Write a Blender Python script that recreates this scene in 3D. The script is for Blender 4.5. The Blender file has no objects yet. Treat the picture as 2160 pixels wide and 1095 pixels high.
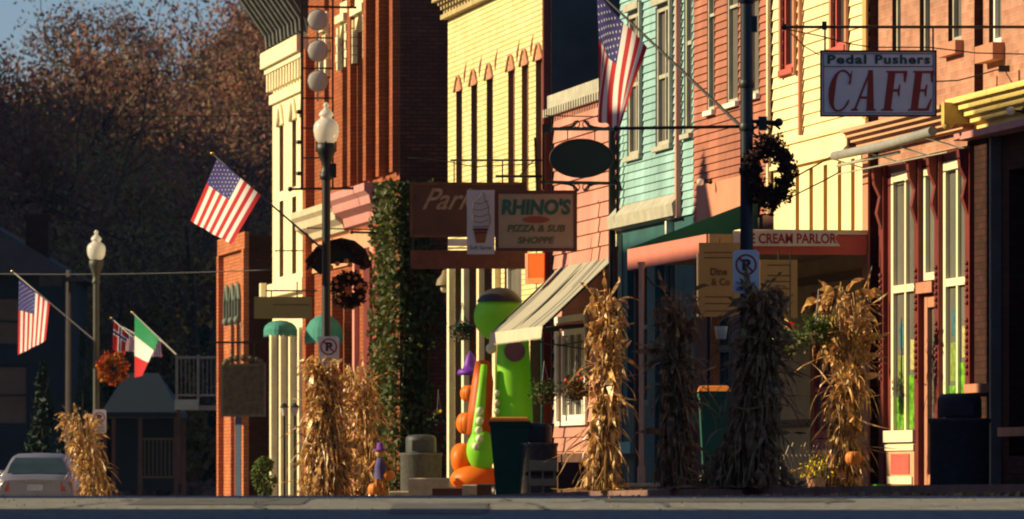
import bpy, math, random
from mathutils import Vector, noise
SC = bpy.context.scene
COL = SC.collection
F = 12000.0
TH = math.atan(2180/12000.0)
D_ = Vector((-math.sin(TH), math.cos(TH), 0)); N_ = Vector((-math.cos(TH), -math.sin(TH), 0)); UPV = Vector((0, 0, 1))
class Frame:
    def __init__(s, o, a, b, c): s.o, s.a, s.b, s.c = Vector(o), Vector(a), Vector(b), Vector(c)
    def pt(s, u, w, z): return s.o + s.a*u + s.b*w + s.c*z
FAC = Frame((16.9, 0, 0), D_, N_, UPV)
WLD = Frame((0, 0, 0), (1, 0, 0), (0, 1, 0), (0, 0, 1))
def SIDE(u): return Frame(FAC.pt(u, 0, 0), -N_, -D_, UPV)      # end wall looking back down the street
def U(x, w=0.0):
    m = x-1080.0
    return (F*16.9 + F*w*N_.x - m*w*N_.y)/(m*D_.y - F*D_.x)
def ZF(y, u, w=0.0): return (1000.0-y)*(u*D_.y + w*N_.y)/F
def P(x, y, s): return Vector(((x-1080.0)/s, F/s, (1000.0-y)/s))
def XW(X, Y):                                                   # world -> (u, w)
    r = Vector((X-16.9, Y, 0)); return r.dot(D_), r.dot(N_)
def hermite(pts, x):
    if x <= pts[0][0]: return pts[0][1]
    if x >= pts[-1][0]: return pts[-1][1]
    for i in range(len(pts)-1):
        if x <= pts[i+1][0]: break
    def sl(j):
        if j <= 0: return (pts[1][1]-pts[0][1])/(pts[1][0]-pts[0][0])
        if j >= len(pts)-1: return (pts[-1][1]-pts[-2][1])/(pts[-1][0]-pts[-2][0])
        return (pts[j+1][1]-pts[j-1][1])/(pts[j+1][0]-pts[j-1][0])
    x0, y0 = pts[i]; x1, y1 = pts[i+1]; h = x1-x0; t = (x-x0)/h
    return (2*t**3-3*t*t+1)*y0+(t**3-2*t*t+t)*h*sl(i)+(-2*t**3+3*t*t)*y1+(t**3-t*t)*h*sl(i+1)
ZPTS = [(-60, -2.6), (0, -1.45), (30, -.62), (38, -.37), (42, -.247), (44, -.207), (46, -.188), (48, -.185), (53, -.205), (59, -.25), (67, -.30), (88, -.52), (110, -.8), (121, -.95), (150, -1.3), (220, -2.0), (700, -4)]
def zr(Y): return hermite(ZPTS, Y)
def zw(Y): return zr(Y)+.10
# ---------- mesh builder ----------
ORG = {}
class MB:
    def __init__(s, fr=WLD): s.v, s.f, s.uv, s.m, s.fr, s.sm = [], [], [], [], fr, []
    def face(s, pts, m=0, uv=None, smooth=False):          # pts in local frame coords
        i = len(s.v); s.v += [s.fr.pt(*p) for p in pts]
        s.f.append(tuple(range(i, i+len(pts)))); s.m.append(m); s.sm.append(smooth)
        if uv is None:
            a, b, c = Vector(pts[0]), Vector(pts[1]), Vector(pts[2]); n = (b-a).cross(c-a)
            if n.length < 1e-12 and len(pts) > 3: n = (c-a).cross(Vector(pts[3])-a)
            k = max(range(3), key=lambda j: abs(n[j]))
            uv = [(p[1], p[2]) if k == 0 else (p[0], p[2]) if k == 1 else (p[0], p[1]) for p in pts]
        s.uv.append(uv); return s
    def box(s, a0, a1, b0, b1, c0, c1, m=0):
        if a0 > a1: a0, a1 = a1, a0
        if b0 > b1: b0, b1 = b1, b0
        if c0 > c1: c0, c1 = c1, c0
        q = lambda *P_: s.face(P_, m)
        q((a0,b0,c0),(a0,b1,c0),(a0,b1,c1),(a0,b0,c1)); q((a1,b0,c0),(a1,b0,c1),(a1,b1,c1),(a1,b1,c0))
        q((a0,b0,c0),(a0,b0,c1),(a1,b0,c1),(a1,b0,c0)); q((a0,b1,c0),(a1,b1,c0),(a1,b1,c1),(a0,b1,c1))
        q((a0,b0,c0),(a1,b0,c0),(a1,b1,c0),(a0,b1,c0)); q((a0,b0,c1),(a0,b1,c1),(a1,b1,c1),(a1,b0,c1)); return s
    def hexa(s, lo, hi, m=0):                               # two quads of 4 points, joined
        s.face(lo[::-1], m); s.face(hi, m)
        for i in range(4):
            j = (i+1) % 4; s.face((lo[i], lo[j], hi[j], hi[i]), m)
        return s
    def prism(s, poly, axis, t0, t1, m=0):                  # poly in the other two axes
        def mk(p, t): return (t, p[0], p[1]) if axis == 0 else (p[0], t, p[1]) if axis == 1 else (p[0], p[1], t)
        s.face([mk(p, t0) for p in poly], m); s.face([mk(p, t1) for p in poly[::-1]], m)
        for i in range(len(poly)):
            a, b = poly[i], poly[(i+1) % len(poly)]; s.face((mk(a, t0), mk(b, t0), mk(b, t1), mk(a, t1)), m)
        return s
    def tube(s, path, r, n=8, m=0, closed=False, cap=True):
        path = [Vector(p) for p in path]; L = len(path); rs = r if isinstance(r, (list, tuple)) else [r]*L
        rings = []; prev = None
        for i, p in enumerate(path):
            if closed: t = path[(i+1) % L]-path[i-1]
            else: t = path[min(i+1, L-1)]-path[max(i-1, 0)]
            t.normalize()
            ref = prev if prev is not None else (Vector((0,0,1)) if abs(t.z) < .9 else Vector((1,0,0)))
            a = (ref - t*ref.dot(t))
            if a.length < 1e-6: a = t.orthogonal()
            a.normalize(); b = t.cross(a); prev = a
            rings.append([p + (a*math.cos(2*math.pi*k/n)+b*math.sin(2*math.pi*k/n))*rs[i] for k in range(n)])
        R = L if closed else L-1
        base = len(s.v)
        for rg in rings: s.v += [s.fr.pt(*p) for p in rg]
        for i in range(R):
            for k in range(n):
                a = base+i*n+k; b = base+i*n+(k+1) % n; i2 = (i+1) % L
                c = base+i2*n+(k+1) % n; d = base+i2*n+k
                s.f.append((a, b, c, d)); s.m.append(m); s.sm.append(n > 4); s.uv.append([(k/n, i), ((k+1)/n, i), ((k+1)/n, i+1), (k/n, i+1)])
        if not closed and cap:
            for i0 in (0, L-1):
                s.f.append(tuple(base+i0*n+k for k in range(n))); s.m.append(m); s.sm.append(False); s.uv.append([(0, 0)]*n)
        return s
    def bar(s, p0, p1, r, n=6, m=0): return s.tube([p0, p1], r, n, m)
    def lathe(s, c, prof, n=24, m=0, sx=1, sy=1):
        base = len(s.v); c = Vector(c)
        for r, z in prof:
            for k in range(n):
                a = 2*math.pi*k/n; s.v.append(s.fr.pt(c.x+r*sx*math.cos(a), c.y+r*sy*math.sin(a), c.z+z))
        for i in range(len(prof)-1):
            for k in range(n):
                k2 = (k+1) % n
                s.f.append((base+i*n+k, base+i*n+k2, base+(i+1)*n+k2, base+(i+1)*n+k)); s.m.append(m); s.sm.append(True)
                s.uv.append([(k/n*2, prof[i][1]), ((k+1)/n*2, prof[i][1]), ((k+1)/n*2, prof[i+1][1]), (k/n*2, prof[i+1][1])])
        return s
    def ball(s, c, r, sx=1, sy=1, sz=1, n=20, m=0):
        pr = [(r*math.sin(math.pi*i/12)+1e-5, -r*sz*math.cos(math.pi*i/12)) for i in range(13)]
        return s.lathe(c, pr, n, m, sx, sy)
    def build(s, name, mats, parent=None, origin=None, smooth=None):
        me = bpy.data.meshes.new(name)
        org = ORG[parent] if parent is not None else Vector(origin if origin is not None else (0, 0, 0))
        me.from_pydata([v-org for v in s.v], [], s.f)
        uvl = me.uv_layers.new(name='UVMap'); k = 0
        for uvs in s.uv:
            for q in uvs: uvl.data[k].uv = q; k += 1
        mats = mats if isinstance(mats, (list, tuple)) else [mats]
        for mm in mats: me.materials.append(mm)
        me.polygons.foreach_set('material_index', s.m); me.polygons.foreach_set('use_smooth', s.sm); me.update()
        o = bpy.data.objects.new(name, me); COL.objects.link(o); ORG[o] = org
        if parent is not None: o.parent = parent
        else: o.location = org
        return o
def tag(o, label=None, cat=None, group=None, kind=None):
    if label: o['label'] = label
    if cat: o['category'] = cat
    if group: o['group'] = group
    if kind: o['kind'] = kind
    return o
def thing(name, label, cat, loc, group=None):
    o = bpy.data.objects.new(name, None); COL.objects.link(o); o.location = Vector(loc); ORG[o] = Vector(loc)
    o.empty_display_size = .2
    return tag(o, label, cat, group)
def copy_tree(o, parent=None):
    c = o.copy(); COL.objects.link(c); ORG[c] = ORG.get(o, Vector())
    if parent is not None: c.parent = parent
    for ch in [x for x in bpy.data.objects if x.parent == o]: copy_tree(ch, c)
    return c
# ---------- materials ----------
def mat(name, rgb, rough=.75, var=.18, scale=4.0, bump=0.0, metal=0.0, island=0.0, transl=0.0, detail=5, spec=.3, streak=False, hue=0.0, emis=0.0, coords='Object'):
    m = bpy.data.materials.new(name); m.use_nodes = True; nt = m.node_tree; N = nt.nodes; L = nt.links
    b = N['Principled BSDF']; b.inputs['Roughness'].default_value = rough; b.inputs['Metallic'].default_value = metal
    b.inputs['Specular IOR Level'].default_value = spec
    tc = N.new('ShaderNodeTexCoord'); src = tc.outputs[coords]
    if streak:
        mp = N.new('ShaderNodeMapping'); mp.inputs['Scale'].default_value = (1, 1, .18); L.new(src, mp.inputs[0]); src = mp.outputs[0]
    nz = N.new('ShaderNodeTexNoise'); nz.inputs['Scale'].default_value = scale; nz.inputs['Detail'].default_value = detail; nz.inputs['Roughness'].default_value = .65
    L.new(src, nz.inputs['Vector'])
    ramp = N.new('ShaderNodeValToRGB'); e = ramp.color_ramp.elements
    dk = [c*(1-var) for c in rgb]; lt = [min(1, c*(1+var*.7)) for c in rgb]
    if hue: lt[0] = min(1, lt[0]*(1+hue)); dk[0] *= 1-hue*.6
    e[0].position = .3; e[0].color = (*dk, 1); e[1].position = .7; e[1].color = (*lt, 1)
    L.new(nz.outputs['Fac'], ramp.inputs[0]); out = ramp.outputs[0]
    if island:
        g = N.new('ShaderNodeNewGeometry'); hs = N.new('ShaderNodeHueSaturation')
        mr = N.new('ShaderNodeMapRange'); mr.inputs['To Min'].default_value = 1-island; mr.inputs['To Max'].default_value = 1+island
        L.new(g.outputs['Random Per Island'], mr.inputs[0]); L.new(mr.outputs[0], hs.inputs['Value']); L.new(out, hs.inputs['Color'])
        if hue:
            m2 = N.new('ShaderNodeMapRange'); m2.inputs['To Min'].default_value = .5-hue*.12; m2.inputs['To Max'].default_value = .5+hue*.12
            mu = N.new('ShaderNodeMath'); mu.operation = 'MULTIPLY'; mu.inputs[1].default_value = 7.31; fr = N.new('ShaderNodeMath'); fr.operation = 'FRACT'
            L.new(g.outputs['Random Per Island'], mu.inputs[0]); L.new(mu.outputs[0], fr.inputs[0]); L.new(fr.outputs[0], m2.inputs[0]); L.new(m2.outputs[0], hs.inputs['Hue'])
        out = hs.outputs[0]
    L.new(out, b.inputs['Base Color'])
    if bump:
        bp = N.new('ShaderNodeBump'); bp.inputs['Strength'].default_value = bump; bp.inputs['Distance'].default_value = .02
        L.new(nz.outputs['Fac'], bp.inputs['Height']); L.new(bp.outputs[0], b.inputs['Normal'])
    if transl:
        t = N.new('ShaderNodeBsdfTranslucent'); mx = N.new('ShaderNodeMixShader'); mx.inputs[0].default_value = transl
        L.new(out, t.inputs[0]); L.new(b.outputs[0], mx.inputs[1]); L.new(t.outputs[0], mx.inputs[2]); L.new(mx.outputs[0], N['Material Output'].inputs[0])
    if emis:
        L.new(out, b.inputs['Emission Color']); b.inputs['Emission Strength'].default_value = emis
    return m
def brick(name, c1, c2, mortar, bw=.21, bh=.075, ms=.009, var=.25, rough=.9):
    m = bpy.data.materials.new(name); m.use_nodes = True; nt = m.node_tree; N = nt.nodes; L = nt.links; b = N['Principled BSDF']
    b.inputs['Roughness'].default_value = rough; b.inputs['Specular IOR Level'].default_value = .15
    tc = N.new('ShaderNodeTexCoord'); bt = N.new('ShaderNodeTexBrick'); bt.offset = .5
    bt.inputs['Scale'].default_value = 1; bt.inputs['Brick Width'].default_value = bw; bt.inputs['Row Height'].default_value = bh
    bt.inputs['Mortar Size'].default_value = ms; bt.inputs['Mortar Smooth'].default_value = .3; bt.inputs['Bias'].default_value = 0
    bt.inputs['Color1'].default_value = (*c1, 1); bt.inputs['Color2'].default_value = (*c2, 1); bt.inputs['Mortar'].default_value = (*mortar, 1)
    L.new(tc.outputs['UV'], bt.inputs['Vector'])
    nz = N.new('ShaderNodeTexNoise'); nz.inputs['Scale'].default_value = 1.3; nz.inputs['Detail'].default_value = 7; nz.inputs['Roughness'].default_value = .7
    L.new(tc.outputs['Object'], nz.inputs['Vector'])
    mr = N.new('ShaderNodeMapRange'); mr.inputs['From Min'].default_value = .3; mr.inputs['From Max'].default_value = .7; mr.inputs['To Min'].default_value = 1-var; mr.inputs['To Max'].default_value = 1+var*.5
    L.new(nz.outputs['Fac'], mr.inputs[0])
    hs = N.new('ShaderNodeHueSaturation'); L.new(mr.outputs[0], hs.inputs['Value']); L.new(bt.outputs['Color'], hs.inputs['Color'])
    L.new(hs.outputs[0], b.inputs['Base Color'])
    bp = N.new('ShaderNodeBump'); bp.inputs['Strength'].default_value = .6; bp.inputs['Distance'].default_value = .012; bp.invert = True
    L.new(bt.outputs['Fac'], bp.inputs['Height']); L.new(bp.outputs[0], b.inputs['Normal'])
    return m
def glass_dark(name, rgb=(.02, .025, .03), rough=.08):
    m = mat(name, rgb, rough, .3, .8, spec=.6); return m
# ---------- shared shapes ----------
def wall_grid(mb, u0, u1, z0, z1, holes=(), w=0.0, lap_h=None, lap=.025, rev=.15, m=0, mr=None):
    us = sorted({u0, u1, *[h[0] for h in holes], *[h[1] for h in holes]}); us = [u for u in us if u0 <= u <= u1]
    zs = {z0, z1, *[h[2] for h in holes], *[h[3] for h in holes]}; laps = set()
    if lap_h:
        z = z0
        while z < z1: zs.add(round(z, 4)); laps.add(round(z, 4)); z += lap_h
        z = sorted(laps)
    zs = sorted(x for x in zs if z0 <= x <= z1); zs = [a for i, a in enumerate(zs) if i == 0 or a-zs[i-1] > 1e-4]
    def wz(z, up):
        if not lap_h: return w
        t = (z-z0)/lap_h; k = math.floor(t+1e-4) if not up else math.ceil(t-1e-4)-1
        return w + lap*(1-min(1, max(0, t-k)))
    for i in range(len(us)-1):
        for j in range(len(zs)-1):
            cu, cz = (us[i]+us[i+1])/2, (zs[j]+zs[j+1])/2
            if any(h[0] < cu < h[1] and h[2] < cz < h[3] for h in holes): continue
            wb, wt = wz(zs[j], False), wz(zs[j+1], True)
            mb.face(((us[i], wb, zs[j]), (us[i+1], wb, zs[j]), (us[i+1], wt, zs[j+1]), (us[i], wt, zs[j+1])), m)
            if lap_h and round(zs[j], 4) in laps: mb.face(((us[i], w, zs[j]), (us[i+1], w, zs[j]), (us[i+1], wb, zs[j]), (us[i], wb, zs[j])), m)
    mr = m if mr is None else mr
    for h in holes:
        a, b, c, d = h[:4]; r = h[4] if len(h) > 4 else rev; wf = w+(lap if lap_h else 0)
        mb.face(((a, wf, c), (a, wf, d), (a, w-r, d), (a, w-r, c)), mr); mb.face(((b, wf, c), (b, w-r, c), (b, w-r, d), (b, wf, d)), mr)
        mb.face(((a, wf, c), (a, w-r, c), (b, w-r, c), (b, wf, c)), mr); mb.face(((a, wf, d), (b, wf, d), (b, w-r, d), (a, w-r, d)), mr)
    return mb
def window(root, fr, u0, u1, z0, z1, w, fm, gm, fw=.06, cols=1, rows=2, depth=.05, sill=None, sillw=.08, name='window', pane='pane', label=None):
    """frame bars around and across the opening; pane a sub-part just behind"""
    mb = MB(fr); a, b = u0+.004, u1-.004; c, d = z0+.004, z1-.004
    mb.box(a, a+fw, w, w+depth, c, d); mb.box(b-fw, b, w, w+depth, c, d)
    mb.box(a+fw, b-fw, w, w+depth-.004, c, c+fw); mb.box(a+fw, b-fw, w, w+depth-.004, d-fw, d)
    for i in range(1, cols):
        x = a+(b-a)*i/cols; mb.box(x-fw*.35, x+fw*.35, w+.001, w+depth-.008, c+fw, d-fw)
    for i in range(1, rows):
        z = c+(d-c)*i/rows; mb.box(a+fw, b-fw, w+.002, w+depth-.012, z-fw*.4, z+fw*.4)
    o = mb.build(name, fm, root)
    g = MB(fr).box(a, b, w-.02, w-.004, c, d).build(pane, gm, o)
    if sill is not None:
        MB(fr).box(u0-.06, u1+.06, w+depth+.002, sillw, z0-.07, z0-.003).build('sill', sill, o)
    if label: o['label'] = label
    return o
def textm(s, F0, w, h, mt, parent, name='lettering', bold=.0, shear=0.0, ext=.004, spacing=1.0, label=None):
    """F0: Frame whose a=right, c=up, origin at lower-left of the text box; b = towards the viewer"""
    cu = bpy.data.curves.new('t', 'FONT'); cu.body = s; cu.offset = bold; cu.shear = shear; cu.space_character = spacing; cu.resolution_u = 3
    ob = bpy.data.objects.new('t', cu); COL.objects.link(ob)
    me = bpy.data.meshes.new_from_object(ob.evaluated_get(bpy.context.evaluated_depsgraph_get()))
    bpy.data.objects.remove(ob); bpy.data.curves.remove(cu)
    vs = [v.co.copy() for v in me.vertices]; fs = [tuple(p.vertices) for p in me.polygons]; bpy.data.meshes.remove(me)
    x0, x1 = min(v.x for v in vs), max(v.x for v in vs); y0, y1 = min(v.y for v in vs), max(v.y for v in vs)
    mb = MB(F0)
    for f in fs: mb.face([((vs[i].x-x0)/(x1-x0)*w, ext, (vs[i].y-y0)/(y1-y0)*h) for i in f], 0)
    o = mb.build(name, mt, parent)
    if label: o['label'] = label
    return o
CAMF = lambda x, y, s, dy=0.0: Frame(P(x, y, s)+Vector((0, -dy, 0)), (1, 0, 0), (0, -1, 0), (0, 0, 1))
def leaf(mb, c, size, rng, m=0, asp=.6, down=0):
    n = Vector((rng.gauss(0, 1), rng.gauss(0, 1), rng.gauss(0, 1))).normalized(); a = n.orthogonal().normalized(); b = n.cross(a)
    t = rng.random()*6.28; a, b = a*math.cos(t)+b*math.sin(t), b*math.cos(t)-a*math.sin(t)
    c = Vector(c); a *= size*(.6+.8*rng.random()); b *= size*asp
    mb.face((c-a, c-b*.9+a*.1, c+a, c+b), m)
def clumps(mb, c, R, n, size, rng, nc=30, cr=.25, m=0, shell=.5, asp=.6):
    c = Vector(c); R = Vector(R); cs = []
    for i in range(nc):
        d = Vector((rng.gauss(0, 1), rng.gauss(0, 1), rng.gauss(0, 1))).normalized()*(shell+(1-shell)*rng.random())
        cs.append((Vector((c.x+d.x*R.x, c.y+d.y*R.y, c.z+d.z*R.z)), cr*(.6+.9*rng.random())))
    for i in range(n):
        q, r = cs[rng.randrange(nc)]
        d = Vector((rng.gauss(0, .5), rng.gauss(0, .5), rng.gauss(0, .4)))
        leaf(mb, q+Vector((d.x*r*R.x, d.y*r*R.y, d.z*r*R.z)), size, rng, m, asp)
# ================= camera, light, sky =================
cam = bpy.data.cameras.new('camera'); co = bpy.data.objects.new('camera', cam); COL.objects.link(co); SC.camera = co
cam.sensor_width = 36; cam.lens = 200; co.rotation_euler = (math.radians(90), 0, 0); co.location = (0, 0, 0)
cam.shift_y = (1000-547.5)/2160; cam.clip_start = .5; cam.clip_end = 3000
cam.dof.use_dof = True; cam.dof.focus_distance = 70; cam.dof.aperture_fstop = 5.6
EL = math.radians(25); AZ = math.radians(12)
LH = N_*math.cos(AZ)+D_*math.sin(AZ); LV = LH*math.cos(EL)+UPV*math.sin(EL)
sun = bpy.data.lights.new('sun', 'SUN'); sun.energy = 5.0; sun.angle = math.radians(.5); sun.color = (1, .81, .47)
so = bpy.data.objects.new('sun', sun); COL.objects.link(so); so.rotation_euler = LV.to_track_quat('Z', 'Y').to_euler(); so.location = (0, 0, 60)
W = bpy.data.worlds.new('World'); SC.world = W; W.use_nodes = True; nt = W.node_tree
sky = nt.nodes.new('ShaderNodeTexSky'); sky.sky_type = 'NISHITA'; sky.sun_disc = False; sky.sun_elevation = EL
sky.sun_rotation = math.atan2(LH.x, LH.y); sky.air_density = 1.0; sky.dust_density = .6; sky.ozone_density = 2.5
tint = nt.nodes.new('ShaderNodeMix'); tint.data_type = 'RGBA'; tint.blend_type = 'MULTIPLY'; tint.inputs[0].default_value = 1; tint.inputs[7].default_value = (.92, 1.0, 1.22, 1)
nt.links.new(sky.outputs[0], tint.inputs[6]); nt.links.new(tint.outputs[2], nt.nodes['Background'].inputs[0]); nt.nodes['Background'].inputs[1].default_value = .05
SC.view_settings.view_transform = 'Standard'; SC.view_settings.look = 'None'; SC.view_settings.exposure = .66; SC.view_settings.gamma = 1
SC.cycles.filter_width = 2.0; SC.cycles.max_bounces = 5; SC.cycles.diffuse_bounces = 2; SC.cycles.transparent_max_bounces = 6
# ================= materials =================
M = {}
M['asphalt'] = mat('asphalt', (.20, .195, .17), .9, .45, 7, .8, detail=12)
M['walkc'] = mat('sidewalk_concrete', (.17, .165, .155), .9, .3, 2, .3)
M['dirt'] = mat('ground_soil', (.05, .045, .03), 1, .4, .6)
M['forest'] = mat('forest_floor', (.06, .04, .022), 1, .5, .15)
M['cream_brick'] = brick('cream_brick', (.80, .70, .36), (.70, .57, .26), (.42, .30, .12), .21, .085, .011, .22)
M['red_brick'] = brick('red_brick', (.36, .10, .035), (.27, .07, .025), (.16, .06, .035))
M['side_brick'] = brick('dark_red_brick', (.16, .055, .03), (.10, .035, .02), (.05, .025, .018))  # red brick darkened; the unlit side wall's shade is in the colour
M['orange_brick'] = brick('orange_brick', (.52, .18, .07), (.42, .12, .05), (.2, .09, .05))
M['pink_brick'] = brick('pink_brick', (.50, .245, .165), (.38, .17, .115), (.42, .25, .18), .21, .08, .010, .35)
M['dark_brick_shade'] = brick('dark_brick_and_shade', (.06, .022, .016), (.035, .014, .01), (.03, .015, .012))  # dark brick; on side walls and reveals it stands in for shade
M['yellow_stone'] = mat('cream_painted_wall', (.78, .68, .40), .8, .12, 1.5, .1, streak=True)
M['cream_trim'] = mat('cream_trim', (.74, .63, .40), .7, .15, 3)
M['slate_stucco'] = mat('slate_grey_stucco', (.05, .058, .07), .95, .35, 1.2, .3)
M['soot'] = mat('dark_cornice_paint', (.05, .048, .045), .8, .3, 2)
M['verdi'] = mat('weathered_green_metal', (.13, .17, .14), .7, .3, 3)
M['pink_siding'] = mat('pink_siding', (.52, .225, .175), .75, .28, 1.3, .15, streak=True, island=.07)
M['teal_siding'] = mat('teal_siding', (.25, .43, .43), .75, .34, 1.6, .15, streak=True, island=.10)
M['rust_siding'] = mat('rust_siding', (.35, .13, .085), .8, .3, 1.6, .15, streak=True, island=.08)
M['salmon'] = mat('salmon_board', (.62, .24, .15), .7, .12, 2)
M['cream_siding'] = mat('cream_siding', (.84, .69, .38), .7, .16, 1.2, .1, streak=True, island=.05)
M['tan_siding'] = mat('tan_board', (.50, .32, .12), .8, .15, 2)
M['teal_dark'] = mat('dark_teal_shade', (.025, .10, .105), .6, .3, 2)
M['roof'] = mat('dark_roofing', (.04, .04, .045), .9, .3, 3)
M['glass'] = glass_dark('window_glass', (.05, .055, .05), .12)
M['glass_grey'] = glass_dark('window_glass_grey', (.16, .15, .13), .15)
M['white'] = mat('white_paint', (.78, .76, .66), .5, .08, 5)
M['grey_trim'] = mat('weathered_grey_trim', (.40, .38, .30), .8, .25, 4)
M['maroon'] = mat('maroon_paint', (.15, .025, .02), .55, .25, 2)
M['redtrim'] = mat('red_trim_paint', (.50, .10, .08), .6, .15, 3)
M['terra'] = mat('terracotta_trim', (.45, .20, .12), .7, .15, 3)
M['black'] = mat('black_iron', (.012, .012, .014), .5, .2, 5, spec=.4)
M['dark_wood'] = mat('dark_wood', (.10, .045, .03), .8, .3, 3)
M['winecor'] = mat('dusty_pink_cornice', (.50, .22, .20), .7, .15, 3)
M['beigecor'] = mat('beige_cornice', (.50, .42, .28), .8, .15, 3)
# ================= ground, road, sidewalk, hill =================
def sheet(name, pts_u, pts_w, dz, mt, wz=None):
    mb = MB()
    P_ = lambda u, w: (lambda q: (q.x, q.y, zr(q.y)+dz))(FAC.pt(u, w, 0))
    for i in range(len(pts_u)-1):
        for j in range(len(pts_w)-1):
            mb.face((P_(pts_u[i], pts_w[j]), P_(pts_u[i+1], pts_w[j]), P_(pts_u[i+1], pts_w[j+1]), P_(pts_u[i], pts_w[j+1])), uv=[(0, 0)]*4, smooth=True)
    return tag(mb.build(name, mt), kind='structure')
ys = [-60, -40, -20, -10]+[i*1.0 for i in range(0, 130)]+[130+i*5 for i in range(20)]+[240+i*40 for i in range(14)]+[900]
mb = MB()
xs = [-600, -400, -150, -60, -30, 0, 30, 60, 150, 400, 600]
for i in range(len(ys)-1):
    for j in range(len(xs)-1):
        mb.face([(xs[a], ys[b], zr(ys[b])-.004-.03) for a, b in ((j, i), (j+1, i), (j+1, i+1), (j, i+1))], uv=[(0, 0)]*4, smooth=True)
tag(mb.build('ground', M['dirt']), kind='structure')
us = [-30+i*1.0 for i in range(230)]
sheet('road', us, [3.66, 8, 12, 15.6], .0, M['asphalt'])
CURB = 3.64
mb = MB()
for i in range(len(us)-1):
    for w0, w1 in ((CURB, 0), (0, -4)):
        a, b, c, d = [FAC.pt(u, w, 0) for u, w in ((us[i], w0), (us[i+1], w0), (us[i+1], w1), (us[i], w1))]
        mb.face([(p.x, p.y, zw(p.y)) for p in (a, b, c, d)], uv=[(0, 0)]*4, smooth=True)
    a, b = FAC.pt(us[i], CURB, 0), FAC.pt(us[i+1], CURB, 0)
    mb.face([(a.x, a.y, zw(a.y)), (b.x, b.y, zw(b.y)), (b.x, b.y, zr(b.y)-.1), (a.x, a.y, zr(a.y)-.1)], 1)
tag(mb.build('sidewalk', [M['walkc'], mat('kerb_red_stained', (.20, .11, .09), .9, .3, 3)]), kind='structure')
mb = MB()
for i in range(len(us)-1):
    a, b, c, d = [FAC.pt(u, w, 0) for u, w in ((us[i], 15.6), (us[i+1], 15.6), (us[i+1], 19.5), (us[i], 19.5))]
    mb.face([(p.x, p.y, zw(p.y)) for p in (a, b, c, d)], uv=[(0, 0)]*4, smooth=True)
    mb.face([(a.x, a.y, zw(a.y)), (b.x, b.y, zw(b.y)), (b.x, b.y, zr(b.y)-.1), (a.x, a.y, zr(a.y)-.1)])
tag(mb.build('pavement', M['walkc']), kind='structure')
def ss(a, b, x): t = min(1, max(0, (x-a)/(b-a))); return t*t*(3-2*t)
def hillz(X, Y):
    h = 18.5*ss(185, 345, Y+.25*(X+25))*(1+.10*math.sin(X*.07+1))                        # the slope the photo faces
    west = 53*ss(-34, -95, X)*ss(128, 165, Y)                                            # unseen valley side at left, raised to shade the slope
    return zr(Y)-.1+max(h, west)+1.2*noise.noise(Vector((X*.04, Y*.04, 0)))*ss(170, 230, Y)
mb = MB(); NX, NY = 60, 60
gx = [-260+i*(420/NX) for i in range(NX+1)]; gy = [126+i*(520/NY) for i in range(NY+1)]
base = 0
mb.v = [Vector((x, y, hillz(x, y))) for y in gy for x in gx]
for j in range(NY):
    for i in range(NX):
        a = j*(NX+1)+i; mb.f.append((a, a+1, a+NX+2, a+NX+1)); mb.m.append(0); mb.sm.append(True); mb.uv.append([(0, 0)]*4)
tag(mb.build('hillside', M['forest']), kind='structure')
# ================= buildings across the street (they throw the shade) =================
def across(u0, u1, top, label, mt, cat='building'):
    c = FAC.pt((u0+u1)/2, 19.5, 0); z0 = zr(c.y)-.3
    r = thing('brick_building', label, cat, (c.x, c.y, z0), 'buildings across the street out of frame')
    holes = []; w = u1-u0; n = max(1, int(w//2.4))
    for k in range(n):
        a = u0+w*(k+.5)/n-.5
        for zz in (1.0, 5.2): holes.append((a, a+1.0, zz, zz+2.2))
    fr = Frame(FAC.pt(0, 19, 0), D_, -N_, UPV)
    mbw = MB(fr); wall_grid(mbw, u0, u1, z0, top, holes, 0, rev=.15)
    mbw.box(u0, u1, -9, -.3, z0, top-.02); mbw.box(u0, u1, -.3, -.16, z0, top-.03)
    mbw.build('wall', mt, r)
    for h in holes: window(r, fr, h[0], h[1], h[2], h[3], -.13, M['white'], M['glass'])
    return r
K = 19*math.tan(AZ); KZ = 19/math.cos(AZ)*math.tan(EL)
across(-8+K, 42.0+K, 3.0+KZ, 'long brick block across the road from the cafe, nearest the viewer', M['side_brick'])
across(47.6+K, 61.7+K, 1.5+KZ, 'low brick block across the road facing the lamp with the big wreath', M['pink_brick'])
across(61.8+K, 65.2+K, 4.1+KZ, 'narrow tall brick block across the road from the cafe end', M['red_brick'])
across(70.2+K, 75.4+K, 1.75+KZ, 'low brick block across the road from the ice cream parlor', M['side_brick'])
sp = across(75.5+K, 85.6+K, 3.35+KZ, 'brick block with a pointed spire across the road', M['orange_brick'])
mb = MB(Frame(FAC.pt(79.9+K, 19.9, 3.35+KZ), D_, N_, UPV))
mb.lathe((0, 0, -.2), [(1.25, 0), (1.15, .3), (.02, 1.75)], 4); mb.build('spire', M['roof'], sp)

# thin autumn haze: one closed box round the whole place
mb = MB(); mb.box(-640, 640, -90, 940, -9, 100); hz = mb.build('haze', bpy.data.materials.new('haze_air')); tag(hz, kind='stuff'); hz.data.flip_normals()
hm = hz.data.materials[0]; hm.use_nodes = True; hm.node_tree.nodes.clear(); n_ = hm.node_tree.nodes; o_ = n_.new('ShaderNodeOutputMaterial'); v_ = n_.new('ShaderNodeVolumePrincipled')
v_.inputs['Color'].default_value = (.45, .65, 1, 1); v_.inputs['Density'].default_value = .00009; v_.inputs['Anisotropy'].default_value = .2; hm.node_tree.links.new(v_.outputs[0], o_.inputs['Volume'])
SC.cycles.volume_bounces = 0
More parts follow.
